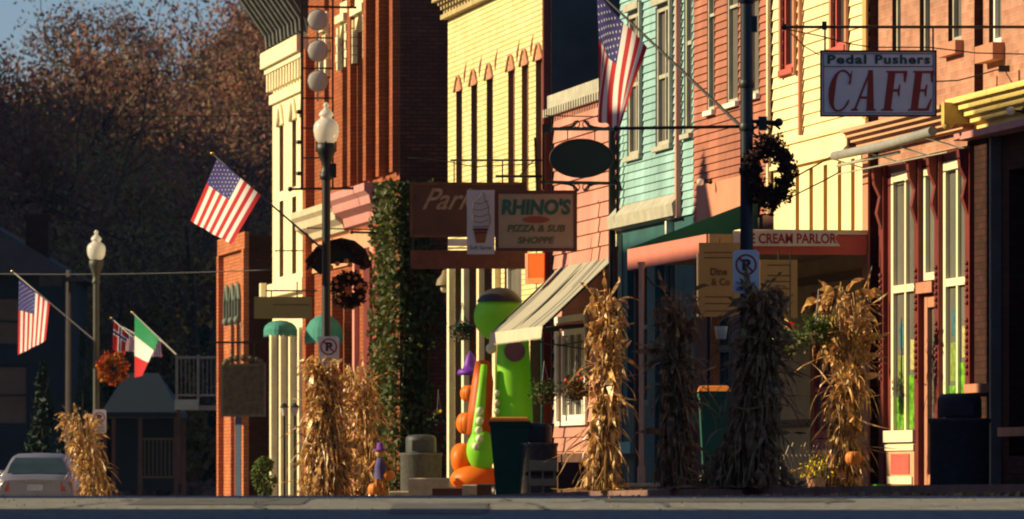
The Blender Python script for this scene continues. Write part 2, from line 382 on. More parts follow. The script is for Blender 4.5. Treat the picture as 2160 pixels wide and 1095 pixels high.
# ================= the row of shops =================
def building(name, label, x0, x1, top, wallmat, group=None, cat='building', depth=9, holes=(), lap=None, lapd=.028, w=0.0, side=None, side_lap=None, zbase=None, rev=.15, revm=None, zsplit=None):
    """x0 = far (left) edge pixel, x1 = near (right) edge pixel"""
    u1, u0 = U(x0, w), U(x1, w); c = FAC.pt((u0+u1)/2, w, 0); zb = zw(c.y)-.12 if zbase is None else zbase
    r = thing(name, label, cat, (c.x, c.y, zb+.12), group)
    mb = MB(FAC); z0 = zb if zsplit is None else zsplit
    mats = [wallmat, side or wallmat, revm or wallmat]
    wall_grid(mb, u0, u1, z0, top, holes, w, lap, lapd, rev, 0, 2)
    mb.build('wall', mats, r)
    s = MB(SIDE(u0)); wall_grid(s, -w+.001, depth, zb, top-.01, (), 0, side_lap, .02)
    s2 = s; s2.build('side_wall', side or wallmat, r)
    b = MB(FAC); b.face(((u1, w-.001, zb), (u1, w-.001, top-.01), (u1, -depth, top-.01), (u1, -depth, zb))); b.face(((u0, -depth, zb), (u1, -depth, zb), (u1, -depth, top-.01), (u0, -depth, top-.01)))
    b.build('rear_wall', side or wallmat, r)
    rf = MB(FAC).box(u0+.01, u1-.01, -depth+.01, w-.4 if top > 5 else w-.02, top-.25, top-.12); rf.build('roof', M['roof'], r)
    return r, u0, u1
def B(mbname, root, mt, *boxes, label=None, fr=FAC):
    mb = MB(fr)
    for b in boxes: mb.box(*b)
    o = mb.build(mbname, mt, root)
    if label: o['label'] = label
    return o
# ---- 0. little orange brick building far left ----
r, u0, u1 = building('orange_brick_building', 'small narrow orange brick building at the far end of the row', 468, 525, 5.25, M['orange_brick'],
    holes=[], side=M['dark_brick_shade'])  # side wall's shade put into a darker brick colour
hs = []
B('cornice', r, M['orange_brick'], (u0-.02, u1+.02, 0, .10, 4.95, 5.32))
for k in range(3):
    a = u0+.75+k*.95
    mb = MB(FAC).box(a, a+.42, 0, .035, 1.6, 3.85); mb.build('window', M['glass_grey'], r)
    mb = MB(FAC); mb.tube([(a-.05+.52*t/8, .12, 3.85+.34*math.sin(math.pi*t/8)) for t in range(9)], .05, 6); mb.box(a-.07, a+.0, 0, .16, 3.45, 3.9); mb.box(a+.44, a+.51, 0, .16, 3.45, 3.9); mb.ball((a-.03, .16, 3.4), .09); mb.build('window_hood', M['verdi'], r)
B('pilaster', r, M['orange_brick'], (u0, u0+.35, 0, .12, -1, 4.94)); B('pilaster', r, M['orange_brick'], (u1-.3, u1, 0, .12, -1, 4.94))
for k in range(2):
    a = u0+.95+k*.95; B('pilaster', r, M['orange_brick'], (a+.25-.02, a+.5, .04, .12, -1, 3.3))
B('door', r, mat('navy_door', (.03, .06, .11), .5), (u0+.45, u0+1.5, .01, .12, -1, 1.3))
# ---- 1. cream two storey building with bracketed cornice ----
UA, UB = U(650), U(575)
def Zy(y, x, w=0): return ZF(y, U(x, w), w)
holes = []
for x0 in (590, 617, 640):
    ua = U(x0+8)
    holes.append((ua, ua+.62, 5.95, 7.35, .22)); holes.append((ua, ua+.62, 4.15, 5.75, .22))
for x0 in (586, 606, 626, 643):
    ua = U(x0+6); holes.append((ua, ua+.62, -1.0, 2.95, .35))
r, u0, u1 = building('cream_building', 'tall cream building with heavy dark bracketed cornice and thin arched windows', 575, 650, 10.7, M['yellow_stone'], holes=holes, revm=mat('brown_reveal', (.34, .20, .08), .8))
for h in holes:
    if h[3] > 4: window(r, FAC, h[0], h[1], h[2], h[3], -.20, M['terra'], M['glass'], fw=.05)
    else: window(r, FAC, h[0], h[1], h[2]+.3, h[3], -.33, M['verdi'], M['glass'], fw=.08, rows=3, name='shop_window')
    if h[3] > 7:
        mb = MB(FAC); mb.tube([(h[0]-.08+.78*t/8, .03, 7.33+.42*math.sin(math.pi*t/8)) for t in range(9)], .05, 6); mb.build('window_hood', M['cream_trim'], r)
mb = MB(FAC); mb.box(u0+.01, u1+.22, .001, .24, 8.62, 8.95); mb.box(u0+.01, u1+.15, .002, .16, 8.50, 8.62)
for k in range(13): mb.box(u0+.1+k*.42, u0+.28+k*.42, .002, .13, 8.12, 8.5)
mb.box(u0+.01, u1+.06, .002, .07, 7.85, 8.05); mb.build('string_course', M['cream_trim'], r)
mb = MB(FAC); mb.prism([(.003, 8.96), (.05, 9.25), (.35, 9.75), (.62, 10.15), (.66, 10.2), (.66, 10.42), (.003, 10.42)], 0, u0+.01, u1+.45)
mb.build('cornice', M['soot'], r)
mb = MB(FAC); mb.box(u0+.01, u1+.5, .0, .74, 10.425, 10.62); mb.build('cornice_cap', M['cream_trim'], r)
for k in range(10):
    a = u0+.15+k*.56
    mb = MB(FAC); mb.prism([(.02, 9.02), (.14, 9.05), (.16, 9.3), (.45, 9.72), (.72, 10.1), (.72, 10.4), (.60, 10.4), (.3, 9.8), (.02, 9.4)], 0, a, a+.14+.05*(k%2)); mb.build('cornice_bracket', mat('grey_green_bracket', (.11, .112, .095), .8, .5, 6), r)
mb = MB(FAC); mb.box(u0+.01, u1+.02, .001, .13, 3.75, 4.02); mb.box(u1-.05, u1+.18, .14, .26, 3.72, 4.06); mb.build('storefront_cornice', M['cream_trim'], r)
for x0 in (577, 597, 617, 636):
    ua = U(x0+7); B('column', r, M['cream_trim'], (ua-.12, ua+.12, .002, .14, -1, 3.0))
for xa, nm in ((556, 0), (642, 1)):
    s_ = 108; mb = MB(Frame(P(xa, 697 if nm == 0 else 712, s_), (1, 0, 0), (0, -1, 0), (0, 0, 1)))
    Wd = .66 if nm == 0 else .76; Hh = .2 if nm == 0 else .45; nseg = 12
    # scalloped dome awning
    for i in range(nseg):
        a0, a1 = math.pi*i/nseg, math.pi*(i+1)/nseg
        for j in range(4):
            e0, e1 = math.pi/2*j/4, math.pi/2*(j+1)/4
            q = lambda a, e: (Wd/2-Wd/2*math.cos(a)*math.cos(e), .9*math.sin(a)*math.cos(e), Hh*math.sin(e))
            mb.face((q(a0, e0), q(a1, e0), q(a1, e1), q(a0, e1)), smooth=True)
        mb.face((q(a0, 0), q(a1, 0), tuple(Vector(q(a1, 0))+Vector((0, 0, -.10))), tuple(Vector(q((a0+a1)/2, 0))+Vector((0, 0, -.15))), tuple(Vector(q(a0, 0))+Vector((0, 0, -.10)))))
    o = mb.build('awning', mat('jade_canvas', (.07, .30, .24), .8, .2, 4, transl=.3), origin=P(xa, 700, s_)); tag(o, ('small jade green dome awning below the olive sign board', 'larger jade green dome awning just left of the middle lamp post')[nm], 'awning', 'jade green awnings')
# ---- 2. tall red brick building ----
holes = []; x = 752
slots = [(684, 694), (722, 737), (754, 776), (785, 803), (812, 831)]
for a, b in slots: holes.append((U(b), U(a), 5.55 if a > 740 else 4.95, 10.9, .5 if a > 740 else .3))
for a, b in ((700, 724), (726, 750), (772, 797)): holes.append((U(b), U(a), .3, 3.9, .3))
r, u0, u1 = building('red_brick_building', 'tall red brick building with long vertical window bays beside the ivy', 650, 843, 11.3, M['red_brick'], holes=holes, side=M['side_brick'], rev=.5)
for i, h in enumerate(holes):
    if h[3] > 9:
        window(r, FAC, h[0], h[1], h[2]+.05, h[3]-.05, -h[4]+.03, M['grey_trim'] if i != 1 else M['white'], M['glass'], fw=.07, rows=4)
        if i < 3:
            mb = MB(FAC)
            for q in range(5): mb.box(h[1]-.02+.0*q, h[1]+.14+.10*(q % 2), .002, .10, 7.9+q*.17, 8.05+q*.17); mb.box(h[0]-.14-.10*(q % 2), h[0]+.02, .002, .10, 7.9+q*.17, 8.05+q*.17)
            mb.box(h[0]-.1, h[1]+.1, .002, .14, 8.8, 8.95); mb.build('quoin', M['cream_trim'], r)
            MB(FAC).prism([(h[0]+.01, 8.5), ((h[0]+h[1])/2, 8.9), (h[1]-.01, 8.5), (h[1]-.01, 9.2), (h[0]+.01, 9.2)], 1, -.2, .05).build('arch_panel', M['cream_trim'], r)
    else: window(r, FAC, h[0], h[1], h[2], h[3], -.28, M['redtrim'], M['glass_grey'], fw=.09, cols=1, name='shop_window')
for xs_ in (746, 779, 806.5, 835.5):
    ua = U(xs_+4); B('pilaster', r, M['red_brick'], (ua-.16, ua+.2, .002, .13, 5.55, 11.25))
ua = U(660); B('pilaster', r, M['red_brick'], (ua-.2, ua+.25, .002, .18, -1, 8.6))
ub = U(735); 
mb = MB(FAC); mb.prism([(.003, 4.75), (.08, 4.78), (.12, 4.95), (.30, 5.05), (.33, 5.2), (.42, 5.28), (.42, 5.42), (.003, 5.45)], 0, U(815), ub); mb.build('storefront_cornice', M['winecor'], r)
mb = MB(FAC); mb.prism([(.003, 4.7), (.08, 4.73), (.12, 4.85), (.26, 4.95), (.28, 5.1), (.36, 5.18), (.36, 5.3), (.003, 5.33)], 0, ub+.002, u1); mb.build('storefront_cornice', M['beigecor'], r)
B('sign_band', r, mat('salmon_brick_band', (.55, .28, .16), .8), (U(815), u1-.3, .002, .05, 4.05, 4.65))
B('pilaster', r, M['maroon'], (U(785), U(772), .003, .05, -1, 4.3))
B('pilaster', r, M['pink_siding'], (U(758), U(754), .003, .1, -1, 4.2))
B('pilaster', r, M['redtrim'], (U(812), U(803), .003, .15, -1, 4.3))
B('door', r, M['maroon'], (U(768), U(758), -.02, .02, -.4, 2.2))
# ivy climbing the near corner
rng = random.Random(5); mb = MB(FAC)
for i in range(6500):
    z = -.6+6.0*rng.random(); q = rng.random()
    wid = 1.0-.4*(z/5.4 if z > 0 else 0); bulge = .22*math.sin(z*2.3+1)+.16*math.sin(z*5.1)
    if q < .62: c = (u0+(U(803)-u0)*rng.random()**.8*(.6+.5*wid), .02+.22*rng.random()+.08*abs(bulge), z)
    else: c = (u0-.05-.2*rng.random(), .2-(.75+bulge)*rng.random()**1.4*(1.2 if z < 4.4 else .8), z)
    leaf(mb, c, .06, rng, 0, .7)
for k in range(7): mb.tube([(u0-.03, .05-.1*k+.05*math.sin(z_+k), z_*.9-.6) for z_ in range(7)], .02, 4)
o = mb.build('ivy', mat('ivy_leaves', (.060, .085, .018), .6, .3, 3, island=.5, hue=.4, transl=.25), origin=FAC.pt(u0, 0, -.6)); tag(o, 'dense column of ivy climbing the corner of the red brick building', 'ivy')
# ---- 3. cream brick building ----
holes = []
for xc in (968, 1000, 1033): ua = U(xc+7); holes.append((ua, ua+.62, 4.2, 6.62, .16))
for xc in (1079, 1108, 1138): ua = U(xc+7); holes.append((ua, ua+.62, 4.2, 6.62, .16))
for xc in (968, 998, 1030): ua = U(xc+8); holes.append((ua, ua+.78, -.8, 3.6, .30))
holes.append((U(1100), U(1064), .3, 3.45, .12)); holes.append((U(1155), U(1118), -.8, 2.7, .25))
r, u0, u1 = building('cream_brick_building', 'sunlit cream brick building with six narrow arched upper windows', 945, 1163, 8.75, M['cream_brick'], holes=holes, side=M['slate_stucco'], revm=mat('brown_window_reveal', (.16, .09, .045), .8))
for i, h in enumerate(holes):
    if i < 6:
        window(r, FAC, h[0], h[1], h[2], h[3], -.14, M['dark_wood'] if i < 3 else M['terra'], M['glass_grey'] if i == 4 else M['glass'], fw=.045)
        mb = MB(FAC); a, b = h[0]-.10, h[1]+.10; mb.tube([(a+.06+(b-a-.12)*t/10, .03, 6.6+.26*math.sin(math.pi*t/10)) for t in range(11)], .022, 6)
        mb.prism([(h[0]+.05, 6.6), (h[1]-.05, 6.6), ((h[0]+h[1])/2, 6.82)], 1, .002, .02); mb.tube([(a-.12-.22*t/6, .004+.004*math.sin(t), 6.72+.42*t/6-.1*(t/6)**2) for t in range(7)], [.012,.02,.026,.026,.022,.016,.008], 5); mb.build('window_hood', M['terra'], r)  # tapered streak right of the arch models the hood's cast shadow
    else: window(r, FAC, h[0], h[1], h[2], h[3], -h[4]+.03, M['white'] if i == 9 else M['teal_dark'], M['glass_grey'] if i == 9 else M['glass'], fw=.07, name='shop_window')
mb = MB(FAC); mb.box(u0+.01, u1+.18, .001, .26, 8.22, 8.8); mb.box(u0+.01, u1+.1, .002, .12, 7.92, 8.0)
for k in range(32):
    a = u1-.1-k*.3
    for q in range(3): mb.box(a-.14+.02*q, a, .003, .10+.05*q, 8.0+q*.075, 8.075+q*.075)
mb.build('cornice', mat('checkered_brick_cornice', (.42, .33, .16), .9, .4, 9), r)
B('cornice_cap', r, M['cream_trim'], (u0+.01, u1+.22, .0, .34, 8.81, 8.93))
B('ornament', r, M['terra'], (U(1103), U(1091), .003, .10, 7.85, 8.2)); B('ornament', r, M['terra'], (U(1085), U(1068), .003, .10, 7.85, 8.1))
for xc in (953, 984, 1016, 1050): ua = U(xc+4); B('column', r, M['cream_trim'], (ua-.1, ua+.12, .002, .10, -.9, 3.65))
B('downpipe', r, M['maroon'], (U(1163)+.02, U(1163)+.14, .003, .12, 0, 8.2))
# ---- 4. pink clapboard shop ----
ua, ub = U(1240), U(1182)
holes = [(ua, ub, .82, 2.25, .1), (U(1288)+.3, U(1215), 2.45, 3.1, .3), (U(1160), U(1150), -.3, 2.2, .1)]
r, u0, u1 = building('pink_shop', 'low pink clapboard shop with grey striped awning', 1170, 1303, 5.87, M['pink_siding'], holes=holes[:1], lap=.22, lapd=.03, cat='shop')
window(r, FAC, ua, ub, .82, 2.25, -.06, M['white'], M['glass_grey'], fw=.09, cols=4, rows=1, sill=M['white'])
B('window_trim', r, M['white'], (ua-.12, ua, .031, .07, .75, 2.35), (ub, ub+.12, .031, .07, .75, 2.35), (ua-.12, ub+.12, .031, .075, 2.352, 2.45))
mb = MB(FAC); mb.box(u0+.01, u1, .031, .12, 5.66, 5.93)
for k in range(26): mb.box(u0+.1+k*.2, u0+.2+k*.2, .121, .16, 5.6, 5.72)
mb.build('parapet_trim', M['grey_trim'], r)
B('corner_post', r, M['black'], (u0-.0, u0+.10, .032, .12, 0, 5.3))
B('foundation', r, M['dark_wood'], (u0+.1, u1, .031, .06, -.5, .32))
# grey awning
ga = thing('awning', 'large sloping grey striped awning over the pink shop front', 'awning', FAC.pt((u0+u1)/2, .5, 2.2))
A0, A1 = u0+.06, U(1030, 1.15); zt, zb_ = 3.22, 2.2; mats_ = [mat('grey_canvas', (.36, .34, .27), .9, .12, 4, transl=.08), mat('dark_grey_canvas_stripe', (.16, .15, .13), .9, .12, 4)]
mb = MB(FAC); n = 22
for i in range(n):
    a, b = A0+(A1-A0)*i/n, A0+(A1-A0)*(i+1)/n; m_ = 1 if i % 7 in (5,) or i == 3 else 0
    for j in range(6):
        t0, t1 = j/6, (j+1)/6; sg = lambda t: -.05*math.sin(math.pi*t)
        mb.face(((a, .04+1.08*t0, zt+(zb_-zt)*t0+sg(t0)), (b, .04+1.08*t0, zt+(zb_-zt)*t0+sg(t0)), (b, .04+1.08*t1, zt+(zb_-zt)*t1+sg(t1)), (a, .04+1.08*t1, zt+(zb_-zt)*t1+sg(t1))), m_)
mb.build('canvas', mats_, ga)
mb = MB(FAC)
for i in range(n*2):
    a, b = A0+(A1-A0)*i/n/2, A0+(A1-A0)*(i+1)/n/2
    mb.face(((a, 1.122, zb_-.002), (b, 1.122, zb_-.002), (b, 1.14, zb_-.17), ((a+b)/2, 1.145, zb_-.21), (a, 1.14, zb_-.17)))
mb.build('valance', mat('pale_canvas', (.62, .56, .42), .9, .1, 4, transl=.2), ga)
mb = MB(FAC)
for a in (A0+.02, (A0+A1)/2, A1-.02): mb.bar((a, .03, 2.25), (a, 1.1, 2.17), .018); mb.bar((a, .03, 3.2), (a, 1.1, 2.19), .018)
mb.bar((A0+.02, .05, 2.05), (A1, .05, 2.0), .015); mb.build('frame', M['black'], ga)
# ---- 5. teal clapboard shop ----
holes = []
for x0, x1, zb1, zt1 in ((1326, 1356, 4.65, 6.75), (1386, 1420, 4.68, 6.68), (1446, 1462, 4.75, 7.3)): holes.append((U(x1), U(x0), zb1, zt1, .12))
r, u0, u1 = building('teal_building', 'weathered teal clapboard building with tall double windows over the shop', 1310, 1465, 8.8, M['teal_siding'], holes=holes+[], lap=.115, lapd=.024, zsplit=3.62)
for i, h in enumerate(holes): window(r, FAC, h[0], h[1], h[2], h[3], -.05, M['grey_trim'], M['glass_grey'], fw=.07, cols=2 if i < 2 else 1, rows=2, sill=M['grey_trim'])
for i, h in enumerate(holes[:2]): B('window_trim', r, M['grey_trim'], (h[0]-.08, h[0]-.002, .026, .075, h[2], h[3]+.1), (h[0]-.0, h[1], .026, .09, h[3]+.02, h[3]+.13))
mb = MB(FAC); mb.prism([(.0, 3.6), (.14, 3.63), (.16, 3.80), (.0, 3.98)], 0, U(1440), u1+.25); mb.build('pent_roof', M['grey_trim'], r)
B('downpipe', r, M['pink_siding'], (U(1441), U(1438), .03, .10, 3.6, 8.8))
sh = [(U(1366), U(1322), 1.0, 3.3, .25), (U(1425), U(1380), -.1, 3.2, .3)]
mb = MB(FAC); wall_grid(mb, u0, u1, -.6, 3.6, sh, -.01, None, rev=.25); mb.build('shop_front', M['teal_dark'], r)  # darker copy of the teal; the storefront's shade is in the colour
for h in sh: window(r, FAC, h[0], h[1], h[2], h[3], -.2, M['verdi'], M['glass'], fw=.08, cols=2, rows=2, name='shop_window')
B('window_box', r, mat('mint_box', (.20, .42, .36), .7), (U(1352), U(1318), .0, .16, .30, .47))
B('corner_trim', r, M['cream_trim'], (u1-.06, u1, .0, .08, .3, 3.55)); B('corner_trim', r, M['white'], (U(1420), U(1417), .0, .1, 3.0, 3.58))
# ---- 6. rust clapboard building ----
holes = []
for x0, x1, zb1 in ((1495, 1510, 4.98), (1537, 1560, 5.0), (1583, 1604, 5.02)): holes.append((U(x1), U(x0), zb1, 7.6, .10))
r, u0, u1 = building('rust_siding_building', 'rust red clapboard building behind the nearest lamp post', 1465, 1630, 8.9, M['rust_siding'], holes=holes, lap=.105, lapd=.024, zsplit=3.42)
for h in holes: window(r, FAC, h[0], h[1], h[2], h[3], -.04, M['grey_trim'], M['glass_grey'], fw=.05, rows=2, sill=M['white'])
B('sign_board', r, M['salmon'], (U(1600), U(1478), .026, .06, 3.42, 3.98))
B('corner_trim', r, M['cream_trim'], (u0+.0, u0+.08, .026, .07, 3.4, 8.8))
sh = [(U(1600), U(1560), -.1, 2.9, .35), (U(1540), U(1490), .5, 2.9, .25)]
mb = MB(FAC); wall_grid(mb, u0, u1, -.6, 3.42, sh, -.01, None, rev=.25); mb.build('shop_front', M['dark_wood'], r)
for h in sh: window(r, FAC, h[0], h[1], h[2], h[3], -.2, M['teal_dark'], M['glass'], fw=.08, cols=2, rows=2, name='shop_window')
# green awning on it
gw = thing('awning', 'dark green sloping awning beside the red fascia canopy', 'awning', FAC.pt((u0+u1)/2, .9, 2.9))
a0, a1 = U(1600), U(1335, 1.72); grn = mat('dark_green_canvas', (.015, .11, .075), .8, .2, 3, transl=.15); mb = MB(FAC)
mb.face(((a0, .04, 3.62), (a1, .04, 3.62), (a1, 1.72, 2.98), (a0, 1.72, 2.98))); mb.face(((a0, 1.722, 2.978), (a1, 1.722, 2.978), (a1, 1.73, 2.78), (a0, 1.73, 2.78)))
mb.face(((a0, .04, 3.62), (a0, 1.72, 2.98), (a0, 1.72, 2.80), (a0, .04, 2.85))); mb.face(((a1, .04, 3.62), (a1, 1.72, 2.98), (a1, 1.72, 2.80), (a1, .04, 2.85)))
mb.build('canvas', grn, gw)
mb = MB(FAC)
for q in (a0+.05, (a0+a1)/2, a1-.05): mb.bar((q, .05, 2.9), (q, 1.7, 2.82), .02)
mb.build('frame', M['black'], gw)
# ---- 7. cream clapboard ice cream parlor ----
holes = [(U(1680), U(1655), 5.22, 7.4, .10), (U(1790), U(1762), 5.3, 7.4, .10)]
r, u0, u1 = building('ice_cream_parlor', 'cream clapboard ice cream parlor with slotted upper panel and canopy', 1632, 1835, 9.0, M['cream_siding'], holes=holes, lap=.148, lapd=.024, zsplit=4.28, cat='shop', side=M['dark_brick_shade'], revm=M['dark_wood'])  # dark side colour stands in for shade on the end wall
for h in holes:
    window(r, FAC, h[0], h[1], h[2], h[3], -.05, M['redtrim'], M['glass'], fw=.06, rows=2, sill=M['redtrim'])
    B('window_trim', r, M['terra'], (h[0]-.1, h[0]-.002, .026, .06, h[2]-.1, h[3]), (h[1]+.002, h[1]+.1, .026, .06, h[2]-.1, h[3]))
mb = MB(FAC); mb.box(u0+.01, u1, -.02, .03, 3.98, 4.28); mb.box(u0+.01, u1, .031, .06, 4.24, 4.31); mb.box(u0+.01, u1, .031, .06, 3.95, 4.0); mb.build('frieze', M['cream_siding'], r)
sl = [(U(xc+4), U(xc-4), 3.0, 3.88, .1) for xc in (1682, 1711, 1741, 1771, 1799)]
mb = MB(FAC); wall_grid(mb, u0+.3, u1, 2.9, 3.979, sl, .0, None, rev=.1, mr=1)
for s_ in sl: mb.face(((s_[0], -.09, s_[2]), (s_[1], -.09, s_[2]), (s_[1], -.09, s_[3]), (s_[0], -.09, s_[3])), 1)
mb.build('slotted_panel', [M['cream_siding'], M['tan_siding']], r)
B('corner_board', r, M['terra'], (u0+.002, u0+.29, -.02, .025, -.6, 3.97)); B('pipe', r, M['terra'], (U(1697), U(1694), .026, .07, 4.32, 9))
B('corner_board', r, M['tan_siding'], (u0+.002, u0+.2, .0262, .05, 4.32, 9))
da, db = U(1758), U(1706)
sh = [(da, db, -.1, 2.3, .10)]
mb = MB(FAC); wall_grid(mb, u0+.3, u1, -.6, 2.9, sh, -.02, None, rev=.12); mb.build('shop_front', M['tan_siding'], r)
window(r, FAC, da, db, .45, 2.3, -.10, M['redtrim'], M['glass_grey'], fw=.07, cols=3, rows=3, name='shop_window')
B('panel', r, M['redtrim'], (da+.03, db-.03, -.1, -.04, -.1, .44)); B('paper_notice', r, mat('orange_paper', (.9, .38, .03), .8), (U(1742), U(1731), -.03, -.02, 1.30, 1.72))
B('band', r, mat('brown_band', (.20, .11, .05), .8), (u0+.3, da-.02, .0, .03, .62, .70), (db+.02, u1, .0, .03, .62, .70), (u0+.3, u1, .0, .03, 2.4, 2.5))
# canopy
cn = thing('shop_canopy', 'flat wooden canopy with salmon red fascia over the ice cream parlor', 'canopy', FAC.pt((u0+u1)/2, 1, 2.65))
c0, c1 = u0+.02, U(1325, 2.02)
B('deck', cn, M['tan_siding'], (c0, c1, .032, 1.97, 2.70, 2.88)); B('fascia', cn, mat('salmon_fascia', (.62, .20, .15), .6, .1, 2), (c0, c1, 1.975, 2.03, 2.63, 2.90))
B('end_fascia', cn, M['redtrim'], (c0-.03, c0-.002, .05, 1.55, 2.66, 2.90)); B('end_fascia', cn, M['tan_siding'], (c0-.03, c0-.002, 1.552, 2.0, 2.62, 2.90))
B('roof_edge', cn, M['cream_trim'], (c0-.06, c0+.3, .04, 1.62, 2.905, 2.96))
B('post', cn, M['dark_wood'], (c1-.12, c1-.02, 1.85, 1.95, zw(73)-.05, 2.70)); B('post', cn, M['dark_wood'], (c0+.05, c0+.15, 1.85, 1.95, zw(69)-.05, 2.70))
# swallow-tailed sign board on the canopy end
xs0, xs1 = 1546, 1772; sf = F/FAC.pt(c0-.04, 1, 0).y
fr = CAMF(xs0, 520, sf); Wd = (xs1-xs0)/sf; Hh = 32/sf
t = thing('shop_sign', 'white swallowtail board reading ICE CREAM PARLOR in red letters', 'sign', P((xs0+xs1)/2, 520, sf))
fr.o = Vector((fr.o.x, FAC.pt(c0, 1, 0).y-.18, fr.o.z))
mb = MB(fr); mb.prism([(0, 0), (Wd, 0), (Wd-.08, Hh/2), (Wd, Hh), (0, Hh+.0), (.0, Hh/2)], 1, -.05, -.02); mb.build('board', mat('parlor_sign_white', (.60, .53, .42), .7, .1, 5), t)
lf = Frame(fr.pt(.085, -.018, .03), fr.a, fr.b, fr.c); textm('ICE CREAM PARLOR', lf, Wd-.135, Hh-.06, mat('sign_red', (.32, .02, .02), .6), t, bold=.022)
mb = MB(fr); mb.box(.1, .14, -.16, -.052, .03, .09); mb.box(Wd-.3, Wd-.26, -.16, -.052, .03, .09); mb.build('bracket', M['black'], t)
def stepc(mb, a, b, w, z0, z1, wm, n=5):
    h = (z1-z0)/n
    for i in range(n):
        ww = w+wm*((i+1)/n)**.8; mb.box(a, b, w+.001, ww, z0+i*h+.012, z0+(i+1)*h); mb.box(a, b, w+.0012, ww-.045, z0+i*h, z0+i*h+.0118)
# ---- 8. cafe building ----
CW = -.10; holes = []
for x0, x1, zb1 in ((1882, 1900, 4.95), (1940, 1962, 4.78), (2000, 2028, 4.98)): holes.append((U(x1, CW), U(x0, CW), zb1 if x0 > 1990 else 4.75, 7.2, .14))
UM = U(2055, CW)
sh = [(U(1938, CW), U(1880, CW), .38, 3.62, .045), (U(1978, CW), U(1946, CW), -.15, 3.62, .07), (U(2046, CW), U(1990, CW), .38, 3.62, .045)]
r, u0, u1 = building('cafe_building', 'pinkish brick cafe with tall cream-framed storefront windows', 1835, 2055, 9.3, M['pink_brick'], holes=holes, w=CW, cat='cafe', zsplit=3.75, side=M['dark_brick_shade'], revm=M['dark_brick_shade'])  # side wall and window reveals coloured dark to read as unlit
for h in holes: window(r, FAC, h[0], h[1], h[2], h[3], CW-.10, M['grey_trim'], M['glass_grey'], fw=.06, rows=2)
for h in holes: B('sill', r, M['terra'], (h[0]-.1, h[1]+.1, CW+.002, CW+.10, h[2]-.16, h[2]-.01))
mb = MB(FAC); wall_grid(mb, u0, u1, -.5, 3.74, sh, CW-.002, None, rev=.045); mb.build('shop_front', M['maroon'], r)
mb = MB(FAC); stepc(mb, u0+.12, u1-.02, CW, 3.92, 4.20, .38); mb.build('storefront_cornice', mat('peach_cornice', (.58, .32, .19), .7, .12, 3), r)
mb = MB(FAC); mb.box(u0-.03, u0+.10, CW, .26, 3.98, 4.22); mb.ball((u0+.04, .2, 3.98), .07); mb.build('cornice_end_block', mat('ochre_block', (.6, .42, .1), .7), r)
mb = MB(FAC); mb.box(u1-.02, u1+.06, CW+.1, .18, 3.95, 4.2); mb.ball((u1+.02, .16, 3.95), .07); mb.build('cornice_end_block', M['dark_wood'], r)
grn_poster = mat('lime_display_board', (.09, .36, .02), .5, .8, 9, hue=.6); cr = mat('cream_window_frame', (.74, .68, .46), .5, .06, 4)
for i in (0, 2):
    h = sh[i]; o = window(r, FAC, h[0], h[1], h[2]+.02, h[3], CW-.04, cr, M['glass_grey'], fw=.11, cols=2, rows=1, depth=.045, name='shop_window')
    mb = MB(FAC); mb.box(h[0]+.1, h[1]-.1, CW-.039, CW+.004, 2.17, 2.26); mb.build('transom_bar', cr, o)
    gl_ = h[1]-h[0]-.24
    for fa, fb2, za, zb2, mm in ((0, .45, .54, 1.18, grn_poster), (.52, 1, .54, .92, grn_poster), (.55, .95, .97, 1.42, mat('olive_card', (.20, .26, .05), .6, .6, 14)), (.05, .4, 1.24, 1.60, mat('pale_yellow_card', (.42, .40, .14), .6, .5, 14)), (.58, .9, 1.5, 1.8, mat('teal_card', (.04, .13, .15), .6, .5, 14))):
        MB(FAC).box(h[0]+.12+gl_*fa, h[0]+.12+gl_*fb2, CW-.0436, CW-.0405, za+.1*(i > 0), zb2+.1*(i > 0)).build('display_board', mm, o)
B('window_sill', r, cr, (sh[0][0]-.05, sh[0][1]+.05, CW, CW+.09, .38, .52)); B('window_sill', r, cr, (sh[2][0]-.05, sh[2][1]+.05, CW, CW+.09, .38, .52))
mb = MB(FAC); a, b = sh[0][0]-.02, sh[0][1]+.04; mb.box(a, b, CW, CW+.05, -.4, .36); mb.build('stall_riser', mat('peach_panel', (.60, .34, .2), .6), r)
B('riser_panel', r, M['redtrim'], (a+.25, b-.25, CW+.051, CW+.062, 0.0, .24)); B('riser_rail', r, cr, (a, b, CW+.051, CW+.075, .28, .352), (a+.1, b-.1, CW+.051, CW+.07, -.12, -.03))
dh = sh[1]; window(r, FAC, dh[0]+.04, dh[1]-.04, -.15, 2.1, CW-.06, M['terra'], M['glass_grey'], fw=.14, rows=1, name='door'); B('door_lintel', r, M['terra'], (dh[0]-.02, dh[1]+.02, CW-.1, CW+.08, 2.12, 2.25))
window(r, FAC, dh[0]+.04, dh[1]-.04, 2.27, 3.6, CW-.05, cr, M['glass_grey'], fw=.09, rows=1, name='transom_window')
for k, xx in enumerate((1868, 1942, 1985, 2050)):
    ua = U(xx, CW); o = B('pilaster', r, M['maroon'], (ua-.10, ua+.10, CW, CW+.055, -.3, 3.73))
    mb = MB(FAC); mb.prism([(CW+.056, 3.7), (CW+.17, 3.7), (CW+.15, 3.5), (CW+.08, 3.35), (CW+.12, 3.15), (CW+.056, 2.95)], 0, ua-.06, ua+.06); mb.build('scroll_bracket', M['maroon'], o)
    mb = MB(FAC); 
    for q in range(9): mb.ball((ua-.02, CW+.065, 1.15+q*.075), .028, n=8)
    for q in range(7): mb.ball((ua-.02, CW+.065, 1.95+q*.075), .028, n=8)
    mb.build('turned_beads', M['maroon'], o)
